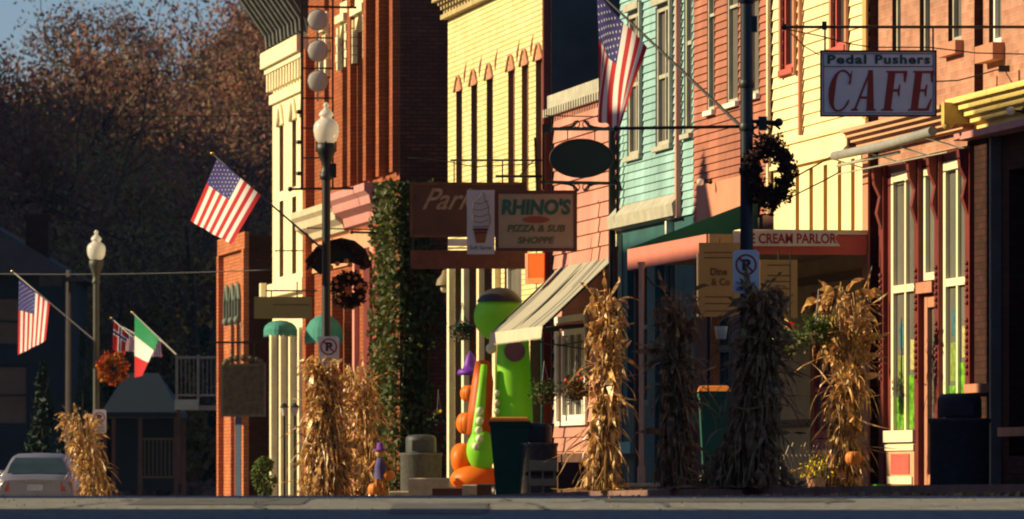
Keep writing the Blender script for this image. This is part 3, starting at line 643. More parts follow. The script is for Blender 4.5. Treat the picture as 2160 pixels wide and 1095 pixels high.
# rolled up awning
ra = thing('rolled_awning', 'grey rolled-up awning tube under the cafe cornice', 'awning', FAC.pt((u0+u1)/2, .3, 3.7))
mb = MB(FAC); mb.tube([(u0+.1, .36, 3.90), ((u0+u1)/2, .37, 3.86), (u1-.05, .36, 3.88)], .055, 12); mb.build('roll', mat('grey_roll', (.28, .28, .26), .6, .2, 5), ra)
mb = MB(FAC); mb.bar((u0+2.2, .22, 3.78), (u1-.05, .32, 3.76), .02); mb.bar((u0+.05, .2, 3.66), (u1, .30, 3.66), .009)
for q in (u0+.4, u0+1.9, u0+3.3, u0+4.9): mb.bar((q, CW+.02, 3.72), (q, .36, 3.84), .010)
mb.build('rail', M['grey_trim'], ra)
# ---- 9. the next bay to the right ----
CW2 = -.20
holes = [(U(2112, CW2), U(2086, CW2), 4.85, 7.2, .14)]; shx = [(U(2240, CW2), U(2128, CW2), .2, 3.4, .5)]
r, u0, u1 = building('brick_store', 'brick store at the right edge with a yellow cornice and dark shopfront', 2057, 2330, 9.4, M['pink_brick'], holes=holes, w=CW2, zsplit=3.85, cat='shop', revm=M['dark_brick_shade'])  # window reveals carry their shade in the dark colour
for h in holes: window(r, FAC, h[0], h[1], h[2], h[3], CW2-.10, M['white'], M['glass_grey'], fw=.07); B('sill', r, M['terra'], (h[0]-.15, h[1]+.1, CW2+.002, CW2+.14, h[2]-.2, h[2]-.01))
mb = MB(FAC); wall_grid(mb, u0, u1, -.5, 3.84, shx, CW2-.002, rev=.5); mb.build('shop_front', M['dark_brick_shade'], r)  # shade over the shopfront is put into this dark colour
window(r, FAC, shx[0][0], shx[0][1], .2, 3.4, CW2-.45, M['maroon'], M['glass'], fw=.1, cols=3, rows=2, name='shop_window')
yel = mat('yellow_cornice_paint', (.82, .62, .20), .6, .15, 3)
mb = MB(FAC); stepc(mb, u0, u1-.03, CW2, 3.90, 4.27, .36); mb.build('storefront_cornice', yel, r)
B('cornice_underside', r, M['winecor'], (u0, u1-.03, CW2+.002, CW2+.26, 3.80, 3.878))
B('pilaster', r, M['dark_brick_shade'], (U(2100, CW2), u1-.02, CW2, CW2+.10, -.4, 3.79)); B('downpipe', r, mat('grey_pipe', (.16, .14, .13), .6), (U(2112, CW2), U(2108, CW2), CW2+.0, CW2+.12, -.2, 3.79))
B('ledge', r, M['terra'], (U(2104, CW2)-.02, u1-.25, CW2+.101, CW2+.2, .92, 1.02)); B('ledge', r, M['terra'], (U(2200, CW2), U(2122, CW2), CW2+.01, CW2+.1, .42, .52))
# ================= hillside woodland =================
def tree_proto(name, seed, H, R, leafm, barkm, nleaf=2600, size=.16, nc=40, shape=1.0, bare=False):
    rng = random.Random(seed); r = thing(name, None, None, (0, 0, 0))
    mb = MB(); tips = []
    def limb(p, d, L, rad, lvl):
        n = 4; pts = [p]; q = p; dd = d
        for i in range(n):
            dd = (dd+Vector((rng.gauss(0, .13), rng.gauss(0, .13), rng.gauss(.03, .08)))).normalized(); q = q+dd*L/n; pts.append(q)
        mb.tube(pts, [rad*(1-.6*i/n) for i in range(n+1)], 6 if lvl < 2 else 4, cap=False)
        if lvl < (5 if bare else 3):
            for k in range(rng.randint(2, 3) if lvl else 5):
                t = rng.randint(1, n); ax = Vector((rng.gauss(0, 1), rng.gauss(0, 1), rng.gauss(.25, .5))).normalized()
                limb(pts[t], (dd*1.0+ax*.85).normalized(), L*(.62+.12*rng.random()), rad*.5, lvl+1)
        else: tips.append(q)
    limb(Vector((0, 0, -.4)), Vector((0, 0, 1)), H*.5, H*.018, 0)
    mb.build('trunk', barkm, r)
    cb = MB(); cs = tips
    for i in range(nleaf):
        q = cs[rng.randrange(len(cs))]+Vector((rng.gauss(0, 1), rng.gauss(0, 1), rng.gauss(0, .8)))*R*.16
        leaf(cb, q, size, rng, 0, .6)
    cb.build('crown', leafm, r); return r
bark = mat('dark_bark', (.045, .035, .028), .95, .3, 3)
bark2 = mat('grey_bark', (.13, .11, .09), .95, .3, 3)
LM = [mat('rust_leaves', (.19, .10, .05), .7, .5, .35, island=.25, hue=.35, transl=.25), mat('olive_leaves', (.13, .11, .04), .7, .5, .35, island=.25, hue=.35, transl=.25),
      mat('brown_leaves', (.14, .085, .055), .7, .5, .35, island=.25, hue=.35, transl=.25), mat('gold_leaves', (.28, .17, .035), .7, .4, .7, island=.4, hue=.4, transl=.25), mat('evergreen_leaves', (.015, .035, .02), .7, .4, 1, island=.4)]
protos = []
for i, (nm, lab, lm, H, R, nl) in enumerate([('rust_tree', 'rust red autumn tree among the woods on the hillside', 0, 11, 4, 3000), ('olive_tree', 'olive green tree among the woods on the hillside', 1, 10, 4, 2800),
        ('brown_tree', 'thin brown half bare tree among the woods on the hillside', 2, 12, 4, 1500), ('golden_tree', 'golden leafed tree among the woods on the hillside', 3, 9, 3.5, 2300), ('bare_tree', 'grey leafless tree among the woods on the hillside', 2, 12, 4, 350)]):
    p = tree_proto(nm, 40+i, H, R, LM[lm], bark if i != 4 else bark2, int(nl*1.9), .115); tag(p, lab, 'tree', 'trees of the hillside wood'); protos.append(p)
rng = random.Random(11); first = set(); n = 0; placed = []
for k in range(4000):
    if n >= 120: break
    Y = 196+165*rng.random(); s_ = F/Y; X = (rng.uniform(-60, 620)-1080)/s_
    if any((X-a)**2+(Y-b)**2 < 20 for a, b in placed): continue
    placed.append((X, Y)); n += 1
    hi = (Y-196)/165; wts = [.30+.3*hi, .25, .25, .10 if hi < .5 else .06, .12]
    i = rng.choices(range(5), wts)[0]
    o = protos[i] if i not in first else copy_tree(protos[i]); first.add(i)
    sc_ = .75+.5*rng.random()
    if X*s_+1080 < 170 and Y > 290: sc_ *= .66
    if 360 < X*s_+1080 < 460 and Y > 290: sc_ *= .72
    o.location = (X, Y, hillz(X, Y)-.2); o.rotation_euler = (0, 0, rng.random()*6.28); o.scale = (sc_, sc_, sc_*(.85+.3*rng.random()))
# low scrub carpeting the hill
mb = MB(); 
for i in range(26000):
    Y = 190+175*rng.random(); X = (rng.uniform(-80, 640)-1080)*Y/F; g = hillz(X, Y); leaf(mb, (X, Y, g+.1+1.3*rng.random()**2), .22, rng, 0, .5)
tag(mb.build('undergrowth', LM[2]), kind='stuff')
# the big half bare tree in front of the hill
big = tree_proto('bare_tree', 97, 17, 3.0, LM[3], bark, 420, .09, bare=True); tag(big, 'large spreading dark bare tree behind the small orange brick building', 'tree')
Yb = 165; big.location = ((505-1080)*Yb/F, Yb, hillz((505-1080)*Yb/F, Yb)-.2); big.rotation_euler = (0, math.radians(-10), 2.2); big.scale = (.78, .78, .78)
big2 = tree_proto('spreading_tree', 31, 13, 3.0, LM[1], bark, 1500, .10, bare=True); tag(big2, 'dark tree with sparse olive leaves behind the Italian flag', 'tree')
Yb = 158; big2.location = ((330-1080)*Yb/F, Yb, -1.6); big2.scale = (.72, .72, .66)
# low bushes and conifers in the yard
def bush(name, label, cat, x, ytop, ybot, s_, wpx, lm, size, n, seed, conic=False, group=None):
    rng = random.Random(seed); c = P(x, 1000, s_); H = (ybot-ytop)/s_; R = wpx/2/s_; zb = (1000-ybot)/s_
    r = thing(name, label, cat, (c.x, c.y, zb), group); mb = MB()
    mb.tube([(c.x, c.y, zb-.1), (c.x, c.y, zb+H*.7)], [.06, .02], 6)
    for q in range(5):
        a = q*1.3; mb.tube([(c.x, c.y, zb+H*.15*q), (c.x+R*.6*math.cos(a), c.y+R*.6*math.sin(a), zb+H*(.25+.15*q))], [.02, .008], 4)
    mb.build('stem', bark, r); mb = MB()
    cs = [(rng.random(), rng.random()*6.28, rng.random()) for _ in range(30)]
    for i in range(n):
        t, a, q = cs[rng.randrange(30)]; t = min(1, max(0, t+rng.gauss(0, .06))); a += rng.gauss(0, .35); rr = R*((1-t) if conic else math.sqrt(max(0, 1-(2*t-1)**2)))*(.55+.5*q)
        leaf(mb, (c.x+rr*math.cos(a), c.y+rr*math.sin(a), zb+t*H), size, rng)
    mb.build('foliage', lm, r); return r
bush('conifer', 'dark conifer in the yard left of the far lamp post', 'tree', 90, 760, 1010, 88, 110, LM[4], .09, 2200, 1, True, 'yard conifers')
bush('conifer', 'slim dark conifer right beside the utility pole', 'tree', 175, 700, 1010, 80, 70, LM[4], .08, 1800, 2, True, 'yard conifers')
for k, (x, yt, wd, lm, lab) in enumerate([(400, 850, 90, 1, 'shrub under the wooden balcony'), (455, 870, 60, 4, 'dark shrub between balcony and orange brick building'), (330, 640, 130, 1, 'tall olive shrub rising behind the dark shed'),
        (262, 780, 90, 4, 'dark shrub beside the wreath of the far lamp'), (30, 620, 160, 3, 'golden leafed shrub above the blue house'), (150, 600, 130, 1, 'olive shrub behind the utility pole'), (430, 690, 120, 4, 'dark bushy shrub above the balcony rail'), (240, 560, 160, 2, 'broad brown shrub behind the far lamp globe')]):
    bush('shrub', lab, 'shrub', x, yt, 1010, 78-k, wd*1.2, LM[lm], .10, 2600, 20+k)
bush('garden_shrub', 'small leafy green shrub at the foot of the cream columns', 'shrub', 557, 965, 1052, 106, 55, mat('fresh_green_leaves', (.09, .14, .02), .6, .3, 4, island=.4, transl=.3), .05, 500, 51)
# ================= far left yard buildings =================
h = thing('blue_house', 'dark blue clapboard house at the left edge of the photo', 'house', P(-60, 1010, 80)); navy = mat('navy_clapboard', (.006, .014, .022), .8, .3, 2, .1)
c = P(-60, 1010, 80); fr = Frame((c.x, c.y, c.z), (1, 0, 0), (0, -1, 0), (0, 0, 1))
mb = MB(fr); wall_grid(mb, -3, 2.45, -.3, 5.4, [(-1.2, -.3, 1.4, 3), (.6, 1.5, 1.4, 3), (.6, 1.5, 3.5, 4.8)], 0, .14, .02); mb.face(((2.45, 0, -.3), (2.45, 0, 5.4), (2.45, -8, 5.4), (2.45, -8, -.3))); mb.face(((-3, 0, -.3), (-3, 0, 5.4), (-3, -8, 5.4), (-3, -8, -.3))); mb.build('wall', navy, h)
for q in ((-1.2, -.3, 1.4, 3), (.6, 1.5, 1.4, 3), (.6, 1.5, 3.5, 4.8)): window(h, fr, *q, -.06, navy, M['glass'])
mb = MB(fr); mb.prism([(-3.3, 5.35), (2.75, 5.35), (-.3, 7.2)], 1, .3, -8.3); mb.build('roof', M['roof'], h)
mb = MB(fr); mb.box(1.3, 1.9, -2.2, -1.5, 5.6, 6.9); mb.box(1.24, 1.96, -2.26, -1.44, 6.9, 7.05); mb.build('chimney', M['dark_brick_shade'], h)
# dark pavilion / shed with hipped roof
c = P(302, 1010, 86); t = thing('shed', 'dark open shed with a broad hipped roof behind the far wreath', 'shed', c); fr = Frame((c.x, c.y, c.z), (1, 0, 0), (0, -1, 0), (0, 0, 1)); ex, ez = .95, 1.62
mb = MB(fr); mb.face(((-ex, 1.2, ez), (ex, 1.2, ez), (.35, -.5, ez+.98), (-.45, -.5, ez+.98))); mb.face(((-ex, 1.2, ez), (-.45, -.5, ez+.98), (-ex, -2.2, ez))); mb.face(((ex, 1.2, ez), (.35, -.5, ez+.98), (ex, -2.2, ez))); mb.face(((-ex, -2.2, ez), (ex, -2.2, ez), (.35, -.5, ez+.98), (-.45, -.5, ez+.98)))
mb.box(-ex, ex, -2.2, 1.2, ez-.12, ez-.002); mb.build('roof', mat('blue_black_roof', (.006, .014, .022), .7, .3, 3), t)
for px_, py_ in ((-ex+.08, 1.1), (ex-.08, 1.1), (-ex+.08, -2.1), (ex-.08, -2.1), (0.0, 1.1)): MB(fr).box(px_-.05, px_+.05, py_-.05, py_+.05, -.4, ez-.122).build('post', M['dark_wood'], t)
B('rear_panel', t, navy, (-ex+.1, ex-.1, -2.12, -2.06, -.3, ez-.13), fr=fr)
mb = MB(fr); 
for q in range(9): mb.box(.0+q*.1, .02+q*.1, 1.08, 1.1, .05, .95)
mb.box(-.02, .86, 1.07, 1.11, .95, .99); mb.box(-.02, .86, 1.07, 1.11, .02, .06); mb.build('railing', mat('brown_rail', (.15, .09, .04), .8), t)
# wooden balcony
c = P(418, 845, 88); t = thing('balcony', 'weathered wooden balcony with railing left of the orange brick building', 'balcony', c); fr = Frame(c, (1, 0, 0), (0, -1, 0), (0, 0, 1))
wd = mat('weathered_wood', (.26, .21, .16), .9, .3, 4); mb = MB(fr); mb.box(-.55, .55, -1.4, .25, -.22, -.12); mb.build('deck', wd, t)
B('fascia', t, mat('pale_fascia', (.40, .36, .28), .8, .2, 3), (-.55, .02, .252, .28, -.22, .02), fr=fr)
for px_ in (-.53, -.02, .5): MB(fr).box(px_, px_+.06, .19, .25, -.119, 1.1).build('post', wd, t)
mb = MB(fr); mb.box(-.47, -.03, .2, .24, 1.0, 1.06); mb.box(.05, .5, .2, .24, 1.0, 1.06); mb.box(-.47, -.03, .2, .24, .1, .15); mb.box(.05, .5, .2, .24, .1, .15)
for q in range(4): mb.box(-.4+q*.1, -.385+q*.1, .21, .23, .151, .999); mb.box(.12+q*.1, .135+q*.1, .21, .23, .151, .999)
mb.build('railing', wd, t)
for px_ in (-.5, .45): MB(fr).box(px_, px_+.09, .1, .2, -2.0, -.222).build('support', M['dark_wood'], t)
# utility pole and wires
c = P(148, 1015, 84); t = thing('utility_pole', 'tall dark utility pole behind the far lamp post', 'pole', c)
mb = MB(); mb.tube([c+Vector((0, 0, -.3)), c+Vector((0, 0, 5.3))], [.13, .10], 10); mb.build('shaft', bark, t); mb = MB(); mb.box(c.x-.7, c.x+.35, c.y-.2, c.y-.12, c.z+5.0, c.z+5.12); mb.box(c.x-.75, c.x-.2, c.y-.35, c.y-.1, c.z+4.9, c.z+5.25); mb.build('cross_arm', bark, t)
def wire(p0, p1, sag, r, label):
    p0, p1 = Vector(p0), Vector(p1); mb = MB(); mb.tube([p0.lerp(p1, i/16)+Vector((0, 0, -sag*4*(i/16)*(1-i/16))) for i in range(17)], r, 5)
    o = mb.build('overhead_wire', M['black'], origin=p0); tag(o, label, 'wire', 'overhead wires')
wire(P(-200, 234, 84), P(700, 240, 80), .10, .012, 'upper one of the two dark wires crossing the hillside')
wire(P(-200, 270, 84), P(700, 274, 80), .10, .012, 'lower one of the two dark wires crossing the hillside')
wire(P(-100, 576, 92), P(575, 569, 99), .06, .012, 'wire running past the far lamp to the cream building')
# ================= street lamps =================
iron = M['black']; gm = bpy.data.materials.new('frosted_globe'); gm.use_nodes = True; nt = gm.node_tree; b_ = nt.nodes['Principled BSDF']
b_.inputs['Base Color'].default_value = (.85, .84, .76, 1); b_.inputs['Roughness'].default_value = .12; b_.inputs['Coat Weight'].default_value = .6; b_.inputs['Coat Roughness'].default_value = .03
tr = nt.nodes.new('ShaderNodeBsdfTranslucent'); tr.inputs[0].default_value = (.9, .87, .75, 1); mx = nt.nodes.new('ShaderNodeMixShader'); mx.inputs[0].default_value = .35
tp = nt.nodes.new('ShaderNodeBsdfTransparent'); mx2 = nt.nodes.new('ShaderNodeMixShader'); mx2.inputs[0].default_value = .28
nt.links.new(b_.outputs[0], mx.inputs[1]); nt.links.new(tr.outputs[0], mx.inputs[2]); nt.links.new(mx.outputs[0], mx2.inputs[1]); nt.links.new(tp.outputs[0], mx2.inputs[2]); nt.links.new(mx2.outputs[0], nt.nodes['Material Output'].inputs[0])
def lamp(top_h, loc, label, polem):
    r = thing('street_lamp', label, 'street lamp', (0, 0, 0), 'acorn street lamps along the kerb'); H = top_h
    mb = MB(); mb.lathe((0, 0, 0), [(.22, 0), (.22, .12), (.17, .18), (.15, .6), (.11, .72), (.09, .8), (.068, 1.0), (.066, H-1.15)], 20); mb.build('post', polem, r)
    mb = MB(); mb.lathe((0, 0, H-1.16), [(.066, 0), (.09, .03), (.09, .07), (.072, .10), (.075, .2), (.13, .35), (.155, .40), (.155, .50), (.12, .52), (.0, .53)], 20)
    for k in range(4): a = k*math.pi/2; mb.box(.0+.15*math.cos(a)-.012, .15*math.cos(a)+.012, .15*math.sin(a)-.012, .15*math.sin(a)+.012, H-.78, H-.62)
    mb.build('collar', polem, r)
    mb = MB(); mb.lathe((0, 0, H-.64), [(.115, 0), (.15, .03), (.185, .10), (.20, .19), (.195, .27), (.165, .33), (.10, .375), (.085, .40), (.11, .42), (.115, .45), (.09, .49), (.055, .52), (.03, .55), (.045, .58), (.035, .62), (.0, .64)], 28); mb.build('globe', gm, r)
    r.location = loc; return r
lp = [(203, 98.7, 515/98.7, 'far street lamp at left with a small orange wreath', mat('dull_green_iron', (.06, .06, .045), .5, .2, 4)), (688, 135.5, 785/135.5, 'middle street lamp with frosted acorn globe before the cream building', iron), (1575, 202.7, 6.05, 'nearest street lamp post carrying the big dark wreath', mat('navy_iron', (.012, .02, .035), .45, .2, 4))]
LAMPS = []
for x, s_, zt_, lab, pm in lp:
    Yl = F/s_; base = zw(Yl)-.01; LAMPS.append((lamp(zt_-base, ((x-1080)/s_, Yl, base), lab, pm), x, s_))
# arms on lamps (part of the lamp)
def lamp_part(i, name, fn, m):
    r = LAMPS[i][0]; mb = MB(); fn(mb, r.location.copy()); ORG[r] = r.location.copy(); return mb.build(name, m, r)
def arm_near(mb, L):
    s_ = 202.7; zz = (1000-267)/s_; x0 = (1300-1080)/s_; mb.bar((x0, L.y, zz-.02), (L.x, L.y, zz), .017, 8); mb.ball((x0, L.y, zz-.02), .03, n=8)
    for q in range(3): mb.lathe((L.x, L.y, zz-.5+q*.45), [(.072, 0), (.08, .02), (.08, .06), (.072, .08)], 12)
    mb.bar((L.x, L.y, (1000-256)/s_), ((1640-1080)/s_, L.y, (1000-258)/s_), .02, 8); mb.ball(((1643-1080)/s_, L.y, (1000-258)/s_), .045, n=10)
    mb.tube([(L.x+.1+.12*math.sin(t*.7)*1.0+.012*t, L.y, (1000-275)/s_+.07*math.cos(t*.7)) for t in range(12)], .012, 6)
    mb.box((1600-1080)/s_, (1618-1080)/s_, L.y-.03, L.y+.03, (1000-275)/s_, (1000-246)/s_)
    mb.box((1576-1080)/s_, (1597-1080)/s_, L.y-.04, L.y+.04, (1000-68)/s_, (1000-34)/s_)
lamp_part(2, 'banner_arm', arm_near, iron)
def arm_mid(mb, L):
    s_ = 135.5; mb.lathe((L.x, L.y, (1000-380)/s_), [(.07, 0), (.10, .02), (.10, .10), (.07, .12)], 12); mb.box(L.x+.02, L.x+.16, L.y-.04, L.y+.04, (1000-375)/s_, (1000-345)/s_)
lamp_part(1, 'bracket', arm_mid, iron)
# ================= no parking signs =================
sw = mat('sign_white_sheet', (.60, .60, .64), .5, .06, 5); sr = mat('sign_dark_red', (.28, .03, .05), .6); sk = mat('sign_black', (.03, .03, .04), .6)
def noparking(x0, y0, x1, y1, s_, label):
    Yv = F/s_; w_, h_ = (x1-x0)/s_, (y1-y0)/s_
    r = thing('no_parking_sign', label, 'sign', P((x0+x1)/2, y1, s_)+Vector((0, -.10, 0)), 'no parking signs on the lamp posts')
    fr = Frame(P(x0, y1, s_)+Vector((0, -.10, 0)), (1, 0, 0), (0, -1, 0), (0, 0, 1)); mb = MB(fr); c = .03
    mb.prism([(c, 0), (w_-c, 0), (w_, c), (w_, h_-c), (w_-c, h_), (c, h_), (0, h_-c), (0, c)], 1, -.004, 0); mb.build('plate', sw, r)
    mb = MB(fr); cx, cz, R = w_/2, h_*.66, w_*.40
    for k in range(32):
        a, b = 2*math.pi*k/32, 2*math.pi*(k+1)/32; mb.face([(cx+q*math.cos(t), .006, cz+q*math.sin(t)) for q, t in ((R*.84, a), (R, a), (R, b), (R*.84, b))])
    d = R*.09; k_ = R*.88*.7071; mb.face([(cx-k_-d*.7, .008, cz+k_-d*.7), (cx-k_+d*.7, .008, cz+k_+d*.7), (cx+k_+d*.7, .008, cz-k_+d*.7), (cx+k_-d*.7, .008, cz-k_-d*.7)])
    mb.build('prohibition_ring', sr, r)
    textm('P', Frame(fr.pt(cx-R*.36, .003, cz-R*.52), fr.a, fr.b, fr.c), R*.8, R*1.05, sk, r, 'letter_p', bold=.05)
    tx = [('SUNDAY', .27, .08), ('4AM TO 7AM', .14, .055)] if False else [('THURSDAY', .20, .075), ('2AM TO 5AM', .07, .075)]
    for s__, zz, hh in tx: textm(s__, Frame(fr.pt(w_*.12, .002, h_*zz), fr.a, fr.b, fr.c), w_*.76, h_*hh, mat('sign_blue_grey', (.12, .13, .25), .6), r, 'lettering', bold=.02)
    mb = MB(fr); mb.box(w_/2-.03, w_/2+.03, -.05, -.005, h_*.2, h_*.26); mb.box(w_/2-.03, w_/2+.03, -.05, -.005, h_*.75, h_*.81); mb.build('clamp', iron, r)
noparking(1545, 528, 1601, 620, 203.5, 'no parking sign on the nearest dark lamp post')
noparking(672, 710, 716, 774, 136.2, 'no parking sign on the middle lamp post above a corn shock')
noparking(196, 864, 225, 914, 99.2, 'small no parking sign low on the far lamp post')
# ================= flags =================
fr_ = mat('flag_red', (.50, .02, .025), .75, .06, 6, transl=.35); fw_ = mat('flag_white', (.80, .76, .74), .75, .05, 6, transl=.35); fb_ = mat('flag_blue', (.04, .035, .18), .75, .1, 6, transl=.3)
fg_ = mat('flag_green', (.02, .26, .10), .75, .06, 6, transl=.35)
def flag(name, label, A, Bc, C, Dn, pattern, mats, wave=.05, nw=2.2, group='flags along the street', pole=None, stars=False, ph=0, fold=0):
    """A hoist end at the pole tip, Bc lower hoist end, C/Dn the fly corners below B and A"""
    r = thing(name, label, 'flag', pole[1] if pole else A, group); A, Bc, C, Dn = map(Vector, (A, Bc, C, Dn))
    nx, ny = 40, 39
    def S(t, f):                                            # t along hoist A->B, f along fly
        p = A.lerp(Bc, t).lerp(Dn.lerp(C, t), f)
        wv = math.sin(nw*2*math.pi*t+ph+1.2*f)*wave*(.15+f) + .4*wave*math.sin(5*f+3*t+ph)*f
        return p+Vector((.35*wv*fold, -wv, -.25*abs(wv)*f))
    mb = MB(); mb.v = [S(j/ny, i/nx) for j in range(ny+1) for i in range(nx+1)]
    for j in range(ny):
        for i in range(nx):
            a = j*(nx+1)+i; mb.f.append((a, a+1, a+nx+2, a+nx+1)); mb.m.append(pattern((j+.5)/ny, (i+.5)/nx)); mb.sm.append(True); mb.uv.append([(0, 0)]*4)
    mb.build('cloth', mats, r)
    if stars:
        for off in (.004, -.004):
            mb = MB()
            for j in range(9):
                for i in range(6 if j % 2 == 0 else 5):
                    t0 = (j+.5)/9*7/13; f0 = ((i+.5)/6 if j % 2 == 0 else (i+1)/6)*.4; c = S(t0, f0); e1 = (S(t0+.01, f0)-c).normalized()*.018; e2 = (S(t0, f0+.01)-c).normalized()*.018; nn = e1.cross(e2).normalized()*off
                    pts = [tuple(c+nn+(e1*math.cos(q*math.pi/5)+e2*math.sin(q*math.pi/5))*(1 if q % 2 == 0 else .42)) for q in range(10)]; mb.face(pts)
            o = mb.build('stars', fw_, r)
    if pole:
        mb = MB(); mb.tube([pole[0], pole[1]], [.018, .012], 8); mb.build('flagpole', mat('pole_metal', (.25, .23, .2), .4, .1, 4) if pole[2] else iron, r); MB().ball(Vector(pole[1])+(Vector(pole[1])-Vector(pole[0])).normalized()*.03, .03, n=10).build('finial', mat('brass', (.5, .35, .1), .3, .1, 4, metal=1), r)
    return r
us_p = lambda t, f: 2 if (t < 7/13 and f < .4) else int(t*13) % 2
UM_ = [fr_, fw_, fb_]
L2 = LAMPS[2][0].location; L1 = LAMPS[1][0].location; L0 = LAMPS[0][0].location
# near flag
flag('american_flag', 'large American flag hanging from a long pole above the oval sign', P(1258, -14, 200), P(1366, 100, 201), P(1305, 292, 203), P(1257, 232, 198), us_p, UM_, .12, 1.5, pole=(tuple(Vector((L2.x, L2.y, (1000-278)/202.7))), tuple(P(1240, -38, 200)), 0), stars=True, fold=1.0, ph=.6)
flag('american_flag', 'American flag slanting out in front of the dark hillside', P(458, 334, 134), P(550, 412, 135), P(488, 514, 137), P(402, 466, 132), us_p, UM_, .045, 1.3, pole=(tuple(Vector((L1.x, L1.y, (1000-532)/135.5))), tuple(P(450, 326, 134)), 0), stars=True, ph=2)
flag('american_flag', 'leftmost American flag on the pole of the far lamp', P(40, 590, 98), P(105, 640, 98.5), P(96, 718, 99), P(38, 748, 97), us_p, UM_, .05, 1.2, pole=(tuple(Vector((L0.x, L0.y, (1000-722)/98.7))), tuple(P(28, 574, 98)), 1), stars=True, ph=1)
ital = lambda t, f: 0 if f > .66 else (1 if f > .33 else 2)
flag('italian_flag', 'Italian green white and red flag near the wreath', P(284, 664, 96), P(336, 714, 96.5), P(300, 792, 97), P(284, 796, 95), ital, [fr_, fw_, fg_], .05, 1.0, pole=(tuple(P(372, 748, 97)), tuple(P(280, 660, 96)), 1))
def nor(t, f):
    if abs(t-.5) < .07 or abs(f-.38) < .05: return 2
    if abs(t-.5) < .14 or abs(f-.38) < .10: return 1
    return 0
flag('norwegian_flag', 'small red flag with blue and white cross beside the Italian flag', P(240, 676, 93), P(268, 700, 93), P(264, 748, 93), P(238, 738, 93), nor, UM_, .04, 1.0, pole=(tuple(P(300, 730, 93)), tuple(P(237, 673, 93)), 1))
flag('american_flag', 'small American flag between the cross flag and the Italian flag', P(258, 690, 90), P(284, 704, 90), P(284, 742, 90), P(260, 740, 90), us_p, UM_, .03, 1.0, pole=(tuple(P(300, 712, 90)), tuple(P(255, 688, 90)), 1))
flag('american_flag', 'small American flag just right of the Italian flag', P(312, 700, 89), P(340, 718, 89), P(343, 752, 89), P(308, 752, 89), us_p, UM_, .03, 1.0, pole=(tuple(P(352, 728, 89)), tuple(P(309, 697, 89)), 1))
# ================= wreaths =================
def wreath(name, label, x, y, s_, R, tr_, lm, seed, n, dots=None, size=.035, sz=1.0):
    rng = random.Random(seed); c = P(x, y, s_); r = thing(name, label, 'wreath', c, 'wreaths on the lamp posts')
    mb = MB(); mb.tube([(c.x+R*math.cos(a*math.pi/12), c.y, c.z+R*sz*math.sin(a*math.pi/12)) for a in range(24)], tr_*.45, 6, closed=True); mb.build('ring', M['dark_wood'], r)
    mb = MB()
    for i in range(n):
        a = rng.random()*6.283; q = tr_*(.3+.75*rng.random()); b = rng.random()*6.283; rr = R+q*math.cos(b)*(1+.25*math.sin(7*a)); leaf(mb, (c.x+rr*math.cos(a), c.y+q*math.sin(b), c.z+rr*sz*math.sin(a)), size, rng, 0, .45)
    mb.build('foliage', lm, r)
    if dots:
        mb = MB()
        for i in range(dots[1]):
            a = rng.random()*6.283; rr = R+tr_*rng.uniform(-.6, .6); mb.ball((c.x+rr*math.cos(a), c.y-tr_*.8, c.z+rr*sz*math.sin(a)), size*.8, n=8)
        mb.build('baubles', dots[0], r)
    return r
dkl = mat('dark_dried_leaves', (.035, .017, .01), .8, .4, 6, island=.5, hue=.5)
wreath('wreath', 'big dark wreath of dried leaves on the nearest lamp post', 1624, 364, 203, .19, .095, dkl, 3, 2400, size=.033, sz=1.45)
wreath('wreath', 'bright orange leaf wreath under the globe of the far lamp', 238, 777, 99, .23, .13, mat('orange_leaves', (.42, .13, .02), .7, .4, 6, island=.5, hue=.5, transl=.3), 4, 1100, size=.05)
orb = mat('orange_berries', (.5, .16, .03), .5)
wreath('wreath', 'dark wreath with orange gourds hanging on the middle lamp post', 736, 612, 134.5, .19, .10, dkl, 6, 1800, (orb, 12), size=.04, sz=1.05)
# dark fan shaped garland above it
c = P(712, 562, 134.4); t = thing('fan_garland', 'dark half round fan garland on the middle lamp above the wreath', 'garland', c); rng = random.Random(8); mb = MB()
pts = [(-.50, -.22), (-.52, .08), (-.40, .24), (-.2, .38), (.02, .46), (.25, .42), (.42, .30), (.50, .12), (.50, -.06), (.20, -.16), (-.1, -.05), (-.3, -.16)]
mb2 = MB(Frame(c, (1, 0, 0), (0, -1, 0), (0, 0, 1))); mb2.prism([(a*.96+.02, b*.96) for a, b in [(-.56, .08), (-.38, .30), (-.16, .42), (.04, .47), (.26, .42), (.44, .28), (.54, .02), (.48, -.03), (.2, .06), (-.12, .04), (-.30, -.14)]], 1, -.05, .03); mb2.build('backing', mat('dark_netting', (.02, .02, .02), .9), t)
for i in range(500):
    a = math.pi*rng.random(); q = rng.uniform(.36, .48); leaf(mb, (c.x+q*math.cos(a), c.y-.05-.06*rng.random(), c.z-.05+q*math.sin(a)*.98), .035, rng, 0, .45)
mb.build('foliage', dkl, t); mb = MB()
for dx, dz in ((-.1, -.02), (.0, .04), (.14, .08), (.2, .02), (-.15, .0)): mb.ball((c.x+dx, c.y-.1, c.z+dz), .04, n=10)
mb.build('gourds', orb, t)
